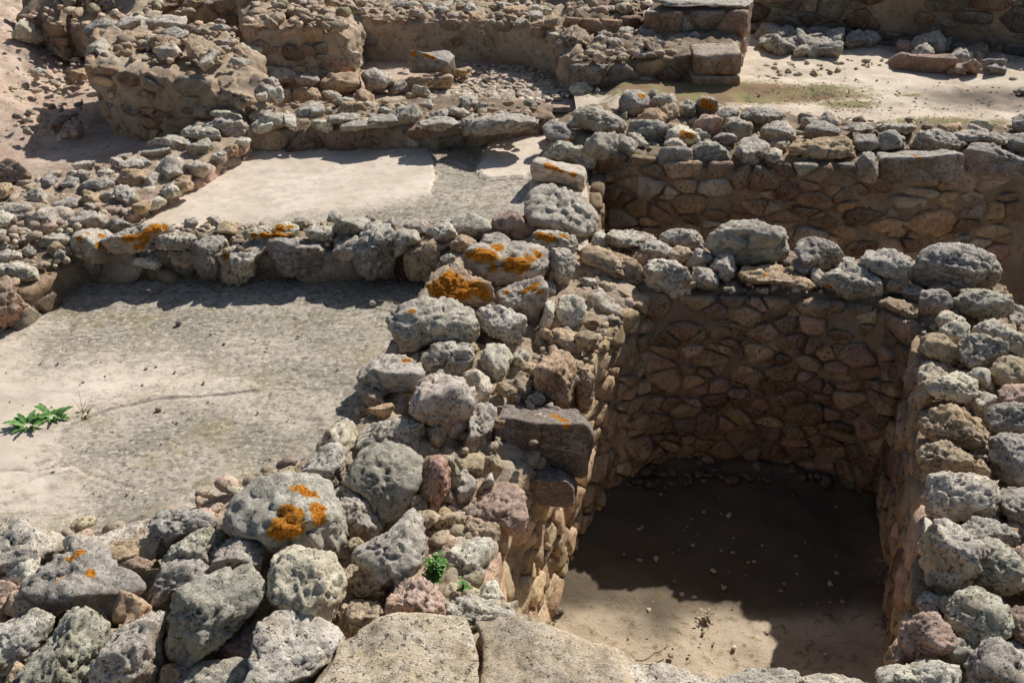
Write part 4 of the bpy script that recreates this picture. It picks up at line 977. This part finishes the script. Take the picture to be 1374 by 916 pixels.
S(0.08, 'd', '1060,337 1075,319 1095,316 1120,324 1137,340 1132,357 1100,365 1073,357', q=.9)
S(0.08, 'g', '1150,349 1170,334 1200,332 1224,345 1229,360 1224,377 1195,380 1173,369 1154,358')
S(0.10, 'd', '1225,352 1237,334 1265,325 1300,327 1332,345 1349,362 1345,377 1330,389 1280,390 1240,388 1226,372', p=9, q=.9, label='largest bluish dark boulder at the right corner of the wall between the pits', lm='the largest corner boulder')
S(0.0, 'o', '974,371 1000,358 1050,353 1077,368 1094,385 1087,395 1050,384 1000,380', '1027,365,4', p=12, label='thin buff slab projecting over the near pit under the white-topped boulder', lm='the thin buff slab')
S(-.01, 'g', '1091,372 1120,361 1132,349 1160,354 1184,375 1190,396 1165,404 1130,402 1103,387', '1110,386,4 1115,389,3', p=11, label='broad pale grey slab projecting over the near pit with a rusty spot', lm='the broad projecting slab')
S(0.02, 'd', '1060,356 1070,345 1090,350 1092,368 1074,370')
S(0.01, 'o', '1182,377 1195,365 1215,369 1222,382 1207,395 1188,393')
ON = 'on the right pit wall'
S(-.01, 'd', '1206,390 1222,380 1238,386 1240,402 1220,407')
S(0.03, 'd', '1230,406 1240,389 1262,387 1278,400 1277,417 1255,427 1236,423', q=1.0)
S(0.05, 'v', '1277,402 1295,387 1330,386 1350,394 1354,412 1342,427 1310,430 1288,421', p=12, label='flat-topped greenish grey block just in front of the largest corner boulder')
S(0.03, 'b', '1246,388 1258,378 1275,380 1284,392 1270,398')
S(-.04, 'o', '1178,406 1200,397 1225,407 1234,421 1215,430 1193,417', q=.5)
S(0.02, 'w', '1248,427 1265,416 1285,419 1297,432 1280,442 1260,442')
S(0.02, 'w', '1261,442 1280,429 1300,434 1297,452 1278,464 1264,457', p=6, label='small smooth whitish pebble-like stone below the dark round-fronted one')
S(0.03, 'g', '1308,441 1330,427 1345,427 1362,445 1372,465 1367,482 1345,472 1318,453')
S(0.04, 'd', '1283,468 1298,448 1320,446 1347,460 1352,476 1337,487 1320,497 1295,494 1283,482', q=.9)
S(-.01, 'y', '1224,467 1240,447 1262,446 1282,465 1287,487 1280,499 1258,490 1233,476', por=.3)
S(-.05, 'g', '1226,497 1245,483 1265,485 1277,498 1270,510 1238,510')
S(0.03, 'y', '1328,497 1345,477 1365,479 1390,495 1390,517 1350,522 1333,514', label='yellowish rounded stone at the right edge beside the pale arrow-like stone')
S(0.03, 'w', '1240,522 1258,507 1290,497 1310,508 1312,526 1295,542 1270,537 1248,530', p=26, label='smooth pale grey stone with a pointed left end on the right pit wall', lm='the pale pointed stone')
S(0.0, 'g', '1295,502 1315,491 1337,505 1340,527 1325,537 1310,522', por=.5)
S(-.04, 'y', '1226,542 1236,512 1252,502 1258,520 1248,540 1232,555')
S(0.0, 'w', '1303,540 1316,523 1331,530 1330,556 1314,562')
S(0.03, 'p', '1338,530 1350,516 1400,514 1400,545 1348,547')
S(0.03, 'y', '1232,572 1250,549 1275,539 1295,547 1317,570 1327,590 1325,610 1300,607 1275,594 1250,592 1234,582', por=.9, p=8, label='oval buff stone riddled with fine pits on the inner edge of the right wall', lm='the oval pitted stone')
S(0.0, 'y', '1233,616 1245,596 1270,589 1290,597 1305,612 1307,637 1285,640 1255,635 1236,634', por=1.0, label='coarsely honeycombed buff stone between the oval pitted stone and the hollowed slab', lm='the honeycombed stone')
S(0.02, 'o', '1304,626 1316,614 1326,622 1328,642 1312,644')
S(0.04, 'd', '1320,567 1330,544 1360,538 1400,545 1400,584 1350,586 1326,580', q=.9)
S(0.03, 'd', '1325,607 1335,584 1365,581 1400,590 1400,652 1360,658 1333,642', q=1.0, label='dark craggy stone at the right edge below two flat dark ones')
S(0.03, 'w', '1236,667 1244,639 1260,630 1300,636 1330,638 1342,655 1337,677 1327,697 1285,700 1250,697 1238,686', p=11, label='large pale slab with a shaded hollow in its front face', lm='the hollow-fronted pale slab')
S(0.01, 'g', '1335,672 1350,655 1400,655 1400,718 1370,713 1348,697')
S(0.02, 'g', '1240,722 1255,696 1280,698 1302,720 1312,750 1302,777 1290,803 1268,811 1250,792 1242,760', por=.4, p=7, q=.9, label='big eroded ridge-shaped stone below the hollow-fronted pale slab', lm='the eroded ridge stone')
S(0.03, 'd', '1285,709 1310,694 1345,699 1367,718 1357,732 1320,730 1293,719', q=.6)
S(0.04, 'v', '1296,752 1310,727 1335,721 1360,735 1364,755 1357,782 1335,797 1308,787 1296,771', p=7, por=.3, label='roundish greenish stone with a dark bowl-like hollow', lm='the bowl-hollow stone')
S(-.03, 'g', '1227,806 1245,794 1265,801 1272,815 1255,823 1230,817')
S(0.03, 'v', '1270,827 1290,799 1320,790 1352,805 1354,832 1337,852 1315,870 1293,864 1276,846', p=6, label='rounded mossy-looking boulder below the bowl-hollow stone', lm='the rounded mossy boulder')
S(0.0, 'p', '1206,867 1213,845 1235,818 1256,819 1274,840 1272,867 1257,886 1213,895', p=13, q=1.1, label='tent-shaped stone with a smooth pinkish shaded face above the pale corner slab', lm='the tent-shaped stone')
S(0.0, 'd', '1258,872 1275,856 1295,856 1305,870 1297,890 1268,888')
S(0.05, 'd', '1292,940 1303,880 1320,862 1340,850 1362,868 1376,880 1410,890 1410,945 1340,960', p=10, q=.9, label='big bluish dark boulder at the near right edge', lm='the near bluish boulder')
S(0.0, 'b', '1345,835 1360,815 1410,818 1410,880 1375,872 1350,855')
S(-.06, 't', '1189,887 1199,870 1213,865 1216,885 1205,900 1192,898')
S(0.02, 'p', '1352,745 1368,728 1410,730 1410,802 1365,800 1355,775')
S(-.02, 'w', '1300,690 1320,682 1342,690 1340,704 1310,700')
ON = 'in the far rooms behind the low cross wall'
S(0.42, 'w', '236,75 262,56 320,52 345,57 355,70 348,84 330,74 290,73 248,80', q=.6, label='long pale slab lying across the top of the tall ruined block', lm='the long pale slab')
S(0.22, 'w', '413,88 428,66 445,57 470,58 488,80 484,97 455,102 415,98', p=12, q=1.0, label='big whitish-tan block leaning at the foot of the brown pier', lm='the big leaning block')
S(0.16, 'g', '481,97 500,89 516,94 534,112 515,123 493,124', p=11, label='pointed grey-topped stone right of the big leaning block')
S(0.14, 't', '474,127 485,117 500,124 502,141 490,148 476,141')
S(0.13, 't', '428,112 440,98 480,97 488,118 470,126 434,124', p=13)
S(0.20, 'w', '345,96 360,88 385,90 400,102 396,112 360,114', )
S(0.17, 'g', '396,106 405,99 425,100 431,110 420,116 400,115', p=6, label='smooth egg-like grey stone perched near the foot of the brown pier')
S(0.13, 't', '394,130 405,116 425,117 432,132 418,142 398,140')
S(0.15, 'y', '362,130 370,118 388,119 393,132 380,139 366,138')
S(0.15, 't', '320,132 335,118 358,120 366,138 345,144 325,142')
S(0.24, 'd', '546,82 553,69 605,66 611,85 607,99 555,101 548,94', '553,75,5 571,75,5 579,74,4', sq=True, q=.9, label='thick rectangular slab with two orange spots resting on a flat stone', lm='the spotted rectangular slab')
S(0.12, 't', '532,117 555,101 600,97 612,108 602,120 560,123', label='flat tan stone underneath the spotted rectangular slab')
S(0.12, 't', '598,101 612,92 628,88 637,93 622,103 602,106', b=.10, label='thin tan flake leaning right of the spotted rectangular slab')
S(0.12, 'w', '763,121 771,107 790,106 799,120 792,131 768,132', label='squarish pale stone on the pebbly floor by the stub wall')
S(0.10, 'w', '796,124 801,116 806,122 804,131 797,131')
S(0.28, 'b', '740,70 755,36 772,30 792,50 794,72 775,95 752,108', q=1.1, p=7, label='tall rounded lump of masonry at the right end of the curved wall', lm='the rounded masonry lump')
S(0.26, 'd', '880,50 905,41 935,44 968,52 970,60 930,62 884,60', q=.5)
S(0.2, 'w', '826,42 845,32 872,29 873,48 850,46')
S(0.18, 'd', '1223,60 1233,45 1255,44 1266,60 1262,77 1238,82 1225,74', q=1.0, label='round dark boulder sitting on the flat block in the rubble heap', lm='the round dark boulder')
S(0.14, 'b', '1195,85 1205,68 1250,72 1275,78 1277,98 1240,102 1200,98', sq=True, q=.8, label='flat brown block under the round dark boulder')
S(0.16, 'd', '1146,52 1160,41 1178,43 1181,56 1165,66 1148,62')
S(0.10, 'd', '1356,124 1366,117 1400,116 1400,131 1370,132')
ON = 'on the sandy slope at the far left'
S(0.22, 'w', '19,52 32,23 45,34 56,50 46,58 24,56', p=12, q=1.1, label='pointed whitish stone standing on the earth slope', lm='the pointed whitish stone')
S(0.05, 't', '79,60 88,52 96,57 93,66 82,67')
S(0.05, 't', '85,109 95,91 112,89 120,103 107,114 91,115', label='tan block on the slope beside the overhanging end of the tall block')
S(0.0, 'b', '71,172 76,155 90,151 95,165 88,177 74,178')
S(0.0, 'p', '82,180 90,162 106,160 112,175 106,186 86,187', p=12, label='reddish brown cube-like stone casting a long shadow on the sand')
S(0.12, 'g', '40,97 52,90 62,94 60,104 44,105')

# smaller stones lying along the wall tops and in the heaps
ON = None
scatter('on the front rubble wall', [(0, 740), (200, 715), (420, 620), (660, 660), (640, 800), (720, 860), (860, 920), (0, 940)], -.10, 26, .03, .075, 'gotyw', gap=.55)
scatter('on the spine wall between the rooms and the pits', [(600, 345), (800, 330), (800, 470), (700, 590), (480, 600), (500, 520)], -.06, 26, .03, .07, 'goywt', gap=.6)
scatter('on the right pit wall', [(1240, 430), (1345, 400), (1390, 470), (1390, 900), (1230, 900), (1250, 700)], -.03, 22, .03, .08, 'gowyd', gap=.6)
scatter('on top of the wall between the two pits', [(815, 325), (1220, 355), (1210, 395), (870, 385)], -.02, 12, .03, .06, 'gowy', gap=.6)
scatter('on the left diagonal wall', [(0, 250), (200, 205), (330, 150), (330, 185), (180, 280), (0, 340)], .06, 14, .03, .08, 'gdgow', gap=.65)
scatter('on the middle cross wall', [(0, 300), (600, 292), (600, 330), (120, 335), (0, 380)], -.01, 20, .03, .07, 'gdgow', gap=.62)
scatter('on the low far cross wall', [(340, 140), (720, 138), (720, 165), (340, 168)], .17, 18, .04, .09, 'gowg', gap=.6, flat=.5)
scatter('along the top of the long retaining wall', [(780, 150), (1374, 168), (1374, 215), (800, 200)], .13, 16, .04, .09, 'gdgow', gap=.6)
scatter('in the dark rubble heap on the sandy terrace', [(1022, 40), (1060, 32), (1115, 40), (1130, 60), (1110, 78), (1040, 76), (1020, 60)], .13, 24, .07, .14, 'ddgd', gap=.5)
scatter('in the long rubble heap before the dark back wall', [(1120, 45), (1150, 42), (1374, 72), (1374, 108), (1290, 100), (1180, 72), (1130, 66)], .12, 22, .06, .13, 'ddgbp', gap=.55)
scatter('on top of the tall ruined block', [(125, 75), (330, 95), (340, 70), (300, 34), (130, 36)], .50, 20, .05, .14, 'ggowd', gap=.6, flat=.5)
scatter('on the ragged tail of the tall ruined block', [(290, 104), (345, 88), (372, 130), (345, 148), (310, 130)], .28, 9, .05, .1, 'gtow', gap=.6)
scatter('on top of the curved brown wall', [(480, 20), (745, 38), (740, 5), (480, 0)], .44, 28, .04, .1, 'ggow', gap=.6, flat=.5)
scatter('on the stepped stub wall', [(775, 82), (985, 62), (985, 38), (810, 50)], .34, 10, .05, .11, 'gdb', gap=.6)
scatter('in the far rooms behind the low cross wall', [(300, 150), (520, 135), (620, 130), (500, 118), (330, 128)], .08, 5, .04, .1, 'twgy', gap=.6)

# ================================================================== LOOSE FILL, PEBBLES, PLANTS
chips('rubble_chips', [
    ([(0, 720), (200, 690), (420, 610), (655, 660), (640, 800), (740, 860), (860, 915), (0, 1000)], -.2, 480, .008, .04),
    ([(600, 340), (800, 325), (850, 390), (790, 480), (710, 590), (560, 630), (440, 620), (500, 520), (580, 400)], -.10, 520, .006, .028),
    ([(1235, 430), (1345, 380), (1390, 470), (1390, 920), (1230, 900), (1250, 700)], -.045, 450, .006, .028),
    ([(740, 345), (862, 395), (800, 480), (722, 600), (700, 590), (720, 470)], -.09, 220, .01, .035),
    ([(655, 660), (640, 800), (690, 830), (600, 830), (560, 700)], -.22, 160, .012, .04),
    ([(1385, 460), (1550, 485), (1600, 1000), (1385, 1000)], -.045, 420, .012, .06),
    ([(1376, 172), (1630, 172), (1630, 208), (1376, 212)], .12, 160, .015, .06),
    ([(330, 30), (470, 40), (470, -10), (320, -15)], .6, 110, .02, .06),
    ([(762, 20), (866, 14), (866, -8), (760, -8)], .48, 90, .02, .07),
    ([(28, 20), (80, 34), (190, 40), (330, -4), (330, -30), (30, -25)], .42, 160, .02, .06),
    ([(810, 325), (1230, 355), (1215, 400), (870, 388)], -.035, 220, .008, .03),
    ([(0, 250), (200, 205), (330, 150), (330, 190), (180, 285), (0, 340)], .05, 260, .01, .035),
    ([(0, 305), (640, 295), (640, 335), (120, 340), (0, 390)], -.03, 380, .01, .03),
    ([(340, 138), (720, 138), (720, 165), (340, 168)], .165, 220, .012, .035),
    ([(780, 145), (1374, 168), (1374, 215), (800, 200)], .12, 420, .012, .04),
    ([(125, 75), (330, 95), (340, 60), (300, 30), (130, 36)], .51, 150, .015, .05),
    ([(480, 24), (745, 38), (740, 0), (480, -4)], .43, 240, .012, .035),
    ([(770, 86), (985, 66), (985, 36), (800, 52)], .34, 200, .015, .05),
    ([(172, 296), (250, 246), (335, 200), (338, 206), (256, 254), (180, 304)], -.015, 90, .006, .02),
    ([(1020, 110), (1374, 70), (1374, 112), (1180, 80), (1030, 84)], .1, 100, .01, .035),
], label='small mortar chips and rubble packed between the wall stones', cat='rubble')
chips('pebbles', [([(640, 122), (770, 118), (760, 134), (700, 140), (560, 138), (580, 122)], .055, 420, .014, .034),
                  ([(600, 85), (740, 92), (745, 120), (600, 125)], .055, 330, .012, .03)], label='pale cobbles bedded in the far room floor before the curved wall', cat='pebbles', color=(.85, .77, .66), flat=.4)
chips('gravel', [([(730, 700), (830, 640), (1170, 640), (1190, 880), (860, 890), (740, 830)], -1.215, 150, .003, .014),
                 ([(0, 460), (500, 410), (470, 560), (300, 660), (0, 690)], -.243, 80, .003, .008),
                 ([(1000, 90), (1374, 120), (1374, 165), (1000, 150)], .12, 160, .004, .011),
                 ([(0, 60), (110, 60), (120, 180), (0, 200)], .03, 160, .008, .03)], label='fine scattered grit on the pit floor and terraces', cat='gravel', color=(.72, .64, .53))
chips('fallen_rubble', [
                 ([(800, 640), (865, 622), (1190, 628), (1185, 660), (1000, 645), (850, 655)], -1.17, 170, .006, .035),
                 ([(1170, 640), (1190, 640), (1205, 850), (1185, 850)], -1.17, 70, .006, .03),
                 ([(725, 835), (745, 740), (775, 740), (750, 835)], -1.17, 50, .006, .028)],
      label='brown crumbs of fallen rubble along the foot of the pit walls', cat='rubble', color=(.20, .15, .11))
def pebble(px, py, z, r, c, label):
    ctr = U(px, py, z + r * .6); P, Fc, cav = rock((r * 1.1, r, r * .85), 3, p=5, rough=.6)
    o = mk('pebble', P + ctr, Fc, M_STONE, {'lich': np.full(len(P), -1.5), 'cav': cav, 'crust': np.full(len(P), .3), 'tint': tint(c)}, origin=ctr)
    tag(o, label, 'pebble')
pebble(500, 406, ZA, .019, 'w', 'round white pebble on the near floor at the edge of the wall shadow')
pebble(240, 433, ZA, .016, 'd', 'small grey pebble alone on the speckled near floor')
pebble(213, 548, ZA, .014, 'o', 'small tan pebble on the near floor crack')

def tube(pts, r0, r1, k=6):
    V = []; Fc = []; pts = [np.array(p, float) for p in pts]; n = len(pts)
    for i, p in enumerate(pts):
        d = pts[min(i + 1, n - 1)] - pts[max(i - 1, 0)]; d /= np.linalg.norm(d); a = np.cross(d, [0.3, 0.2, 1]); a /= np.linalg.norm(a); b = np.cross(d, a); r = r0 + (r1 - r0) * i / (n - 1)
        V += [p + r * (math.cos(t) * a + math.sin(t) * b) for t in np.linspace(0, 2 * math.pi, k, endpoint=False)]
    for i in range(n - 1):
        for j in range(k): Fc.append([i * k + j, i * k + (j + 1) % k, (i + 1) * k + (j + 1) % k, (i + 1) * k + j])
    return V, Fc
def join(parts):
    V = []; Fc = []
    for v, f in parts:
        b = len(V); V += list(v); Fc += [[i + b for i in q] for q in f]
    return V, Fc
def twig(pts, r, label):
    P = []
    for a, b in zip(pts[:-1], pts[1:]):
        for t in (0, .33, .66): P.append(a + (b - a) * t + rng.normal(0, r * .8, 3))
    P.append(pts[-1]); V, Fc = tube(P, r, r * .5)
    o = mk('twig', V, Fc, M_TWIG, origin=P[0]); tag(o, label, 'twig')
twig([U(853, 888, -1.2), U(878, 878, -1.19), U(899, 866, -1.18)], .006, 'dry pale twig lying on the sunlit corner of the pit floor')
twig([U(505, 403, ZA + .02), U(522, 404, ZA + .03), U(548, 411, ZA + .015)], .0025, 'thin bent twig beside the round white pebble')
twig([U(398, 100, .12), U(403, 80, .25), U(409, 60, .36)], .006, 'thin upright stick leaning on the brown mortared pier')

def leaf(base, az, L, W, rise, droop, lobes=4):
    """a lobed leaf blade as a strip of quads"""
    d = np.array([math.cos(az), math.sin(az), 0]); s = np.array([-d[1], d[0], 0]); n = 9; V = []; Fc = []
    for i in range(n + 1):
        t = i / n; c = base + d * L * t + np.array([0, 0, rise * t * L - droop * t * t * L]); w = W * math.sin(math.pi * min(1, .06 + t * .94)) * (0.62 + 0.45 * (i % 2))
        V += [c - s * w + np.array([0, 0, .15 * w]), c, c + s * w + np.array([0, 0, .15 * w])]
    for i in range(n):
        a = i * 3; Fc += [[a, a + 1, a + 4, a + 3], [a + 1, a + 2, a + 5, a + 4]]
    return V, Fc
def plant(name, loc, mat_parts, label, cat):
    e = bpy.data.objects.new(name, None); C.objects.link(e); e.location = loc; e.empty_display_size = .05; tag(e, label, cat)
    for nm, parts, m in mat_parts:
        V, Fc = join(parts); mk(nm, V, Fc, m, parent=e, origin=loc)
def rosette(px, py, z, L, n, squash, seed):
    r = np.random.default_rng(seed); c0 = U(px, py, z); out = []
    for i in range(n):
        az = 6.283 * i / n + r.normal(0, .2); l = L * r.uniform(.55, 1.1) * (1 if abs(math.cos(az)) > .5 else squash)
        out.append(leaf(c0 + np.array([math.cos(az), math.sin(az), 0]) * .01, az, l, l * r.uniform(.13, .2), r.uniform(.35, 1.1), r.uniform(.3, .8)))
    return c0, out
c1, la = rosette(72, 560, ZA, .095, 26, .85, 1); c2, lb = rosette(38, 572, ZA, .1, 28, .85, 2)
stem = [tube([c1, (c1 + c2) / 2 + np.array([0, 0, .015]), c2], .004, .003)]
plant('green_weed', c1 - np.array([.05, 0, 0]), [('leaf_rosette', la + lb, M_LEAF), ('stem', stem, M_LEAF)], 'fresh green leafy weed spread flat on the cream plaster floor', 'weed')
c3, lc = rosette(112, 556, ZA, .05, 9, .9, 3)
st = [tube([c3, c3 + np.array([x, .005, h * .6]), c3 + np.array([x * 2.2, .01, h])], .0015, .0008) for x, h in ((-.02, .09), (.0, .12), (.012, .08), (.02, .06))]
plant('dry_weed', c3, [('leaf_rosette', lc, M_DRYL), ('stem', st, M_TWIG)], 'tiny wilting weed with thin stalks right of the green weed', 'weed')
def bush(px, py, z, w, h, n, seed, m, label, name='small_bush'):
    r = np.random.default_rng(seed); c0 = U(px, py, z); lv = []; stm = []
    for k in range(9):
        tip = c0 + np.array([r.uniform(-w, w), r.uniform(-w, w) * .7, h * r.uniform(.5, 1)]); mid = (c0 + tip) / 2 + np.array([0, 0, .01]); stm.append(tube([c0, mid, tip], .0022, .001, 5))
        for j in range(n // 9):
            t = r.uniform(.25, 1.05); p = c0 * (1 - t) + tip * t + r.normal(0, .011, 3); lv.append(leaf(p, r.uniform(0, 6.28), r.uniform(.012, .026), r.uniform(.005, .009), r.uniform(-.3, .9), r.uniform(0, .6)))
    plant(name, c0, [('foliage', lv, m), ('stem', stm, M_DRYL)], label, 'plant')
bush(582, 782, -.17, .045, .13, 330, 5, M_LEAF, 'small green bush growing in the gap between the grey wedge and the whitish stone')
bush(622, 790, -.15, .012, .03, 27, 6, M_LEAF, 'tiny green sprig on the foot of the whitish lumpy stone', 'green_sprig')
bush(948, 828, -1.21, .035, .035, 60, 8, M_TWIG, 'low dry brown tuft at the shadow edge on the pit floor', 'dry_tuft')
# dry grass and low growth on the upper terraces: nobody could count it
lv = []
for cx, cy, a, b, n in ((930, 122, 120, 14, 900), (860, 112, 60, 12, 420), (1100, 122, 40, 10, 200), (1010, 118, 60, 7, 300), (1140, 140, 60, 6, 120), (1260, 165, 100, 9, 200), (895, 62, 55, 6, 330)):
    for _ in range(n):
        t = rng.normal(0, .42, 2); p = U(cx + t[0] * a, cy + t[1] * b, .34 if cy == 62 else .12)
        lv.append(leaf(p, rng.uniform(0, 6.28), rng.uniform(.012, .03), rng.uniform(.003, .006), rng.uniform(.2, .7), rng.uniform(0, .4)))
V, Fc = join(lv); tag(mk('dry_grass', V, Fc, M_DRYL), 'short dry olive grass and moss on the sandy terrace', 'grass', kind='stuff')

# ================================================================== LABELS
STONES.sort(key=lambda s: -(s['w'] * s['h'] + (1e6 if s['label'] else 0)))
rest = STONES[300:]; STONES = STONES[:300]
VV, FF, AT_ = [], [], {'lich': [], 'cav': [], 'crust': []}; TT = []; base = 0
for s in rest:
    me = s['o'].data; n = len(me.vertices); v = np.zeros(n * 3, np.float32); me.vertices.foreach_get('co', v); VV.append(v.reshape(-1, 3) + np.array(s['o'].location)); f = np.zeros(len(me.loops), np.int32); me.loops.foreach_get('vertex_index', f); FF.append(f.reshape(-1, 3) + base); base += n
    for k in AT_: a = np.zeros(n, np.float32); me.attributes[k].data.foreach_get('value', a); AT_[k].append(a)
    a = np.zeros(n * 4, np.float32); me.attributes['tint'].data.foreach_get('color', a); TT.append(a)
    bpy.data.objects.remove(s['o']); bpy.data.meshes.remove(me)
o = mk('small_stones', np.vstack(VV), np.vstack(FF), M_STONE, {k: np.concatenate(v) for k, v in AT_.items()})
at = o.data.attributes.new('tint', 'FLOAT_COLOR', 'POINT'); at.data.foreach_set('color', np.concatenate(TT))
tag(o, 'smallest stones filling in between the larger ones along every wall top', 'stones', kind='stuff')
lms = [s for s in STONES if s['lm']]
def describe(s, all_a):
    a = s['w'] * s['h']; size = 'tiny' if a < 260 else 'small' if a < 900 else 'mid-sized' if a < 3200 else 'large'
    k = s['w'] / max(s['h'], 1); shp = 'long flat' if k > 2.1 else 'flat' if k > 1.6 else 'upright' if k < .8 else 'rounded' if s['o'].data.vertices and s['por'] < .5 and k < 1.25 else 'pitted' if s['por'] >= .5 else 'rough'
    return f"{size} {shp} {CW[s['c']]} stone"
used = {}
for s in STONES:
    if s['label']: used[s['label']] = 1
for s in sorted([q for q in STONES if not q['label']], key=lambda q: -q['w'] * q['h']):
    near = sorted(lms, key=lambda l: (l['x'] - s['x']) ** 2 + ((l['y'] - s['y']) * 1.3) ** 2)[:7]
    base = describe(s, None); done = None
    for l in near:
        dx, dy = s['x'] - l['x'], s['y'] - l['y']; close = math.hypot(dx, dy) < 0.75 * (l['w'] + s['w'])
        d = ('right of' if dx > 0 else 'left of') if abs(dx) > abs(dy) * 1.4 else ('in front of' if dy > 0 else 'behind') if abs(dy) > abs(dx) * 1.4 else ('in front and right of' if dy > 0 and dx > 0 else 'in front and left of' if dy > 0 else 'behind and right of' if dx > 0 else 'behind and left of')
        for pre in ([', touching distance ', ', just '] if close else [', a little way ', ', farther ']):
            t = f"{base}{pre.replace('touching distance', 'close')}{d} {l['lm']}"
            if t not in used and len(t.replace('-', ' ').split()) <= 16: done = t; break
        if done: break
    if not done: done = f"{base} {s['on']}, near {near[0]['lm']} and {near[1]['lm']}"
    used[done] = 1; s['label'] = done
GR = {}
for s in STONES:
    s['o']['label'] = s['label']; s['o']['group'] = 'loose stones ' + s['on']
print('STONES', len(STONES))

# ================================================================== LIGHT, SKY, CAMERA
EL, AZ = math.radians(42), math.radians(38)
world = bpy.data.worlds.new('World'); scene.world = world; world.use_nodes = True
t = world.node_tree; t.nodes.clear(); out = t.nodes.new('ShaderNodeOutputWorld'); bg = t.nodes.new('ShaderNodeBackground'); sky = t.nodes.new('ShaderNodeTexSky')
sky.sky_type = 'NISHITA'; sky.sun_disc = False; sky.sun_elevation = EL; sky.sun_rotation = AZ; sky.air_density = 1.0; sky.dust_density = 1.5
bg.inputs[1].default_value = 0.065
t.links.new(sky.outputs[0], bg.inputs[0]); t.links.new(bg.outputs[0], out.inputs[0])
L = bpy.data.lights.new('sun', 'SUN'); L.energy = 5.0; L.angle = math.radians(0.53); L.color = (1.0, 0.955, 0.89)
lo = bpy.data.objects.new('sun', L); C.objects.link(lo)
lo.rotation_euler = Vector((-math.sin(AZ) * math.cos(EL), -math.cos(AZ) * math.cos(EL), -math.sin(EL))).to_track_quat('-Z', 'Y').to_euler()
cam = bpy.data.cameras.new('camera'); co = bpy.data.objects.new('camera', cam); C.objects.link(co); co.location = (0, 0, H); co.rotation_euler = (math.radians(60), 0, 0)
cam.sensor_width = 36; cam.lens = 36 * F / 1374; cam.clip_start = .05; cam.clip_end = 3000; scene.camera = co
scene.view_settings.view_transform = 'Standard'; scene.view_settings.look = 'None'; scene.view_settings.exposure = 0; scene.view_settings.gamma = 1
scene.cycles.max_bounces = 6; scene.cycles.diffuse_bounces = 3
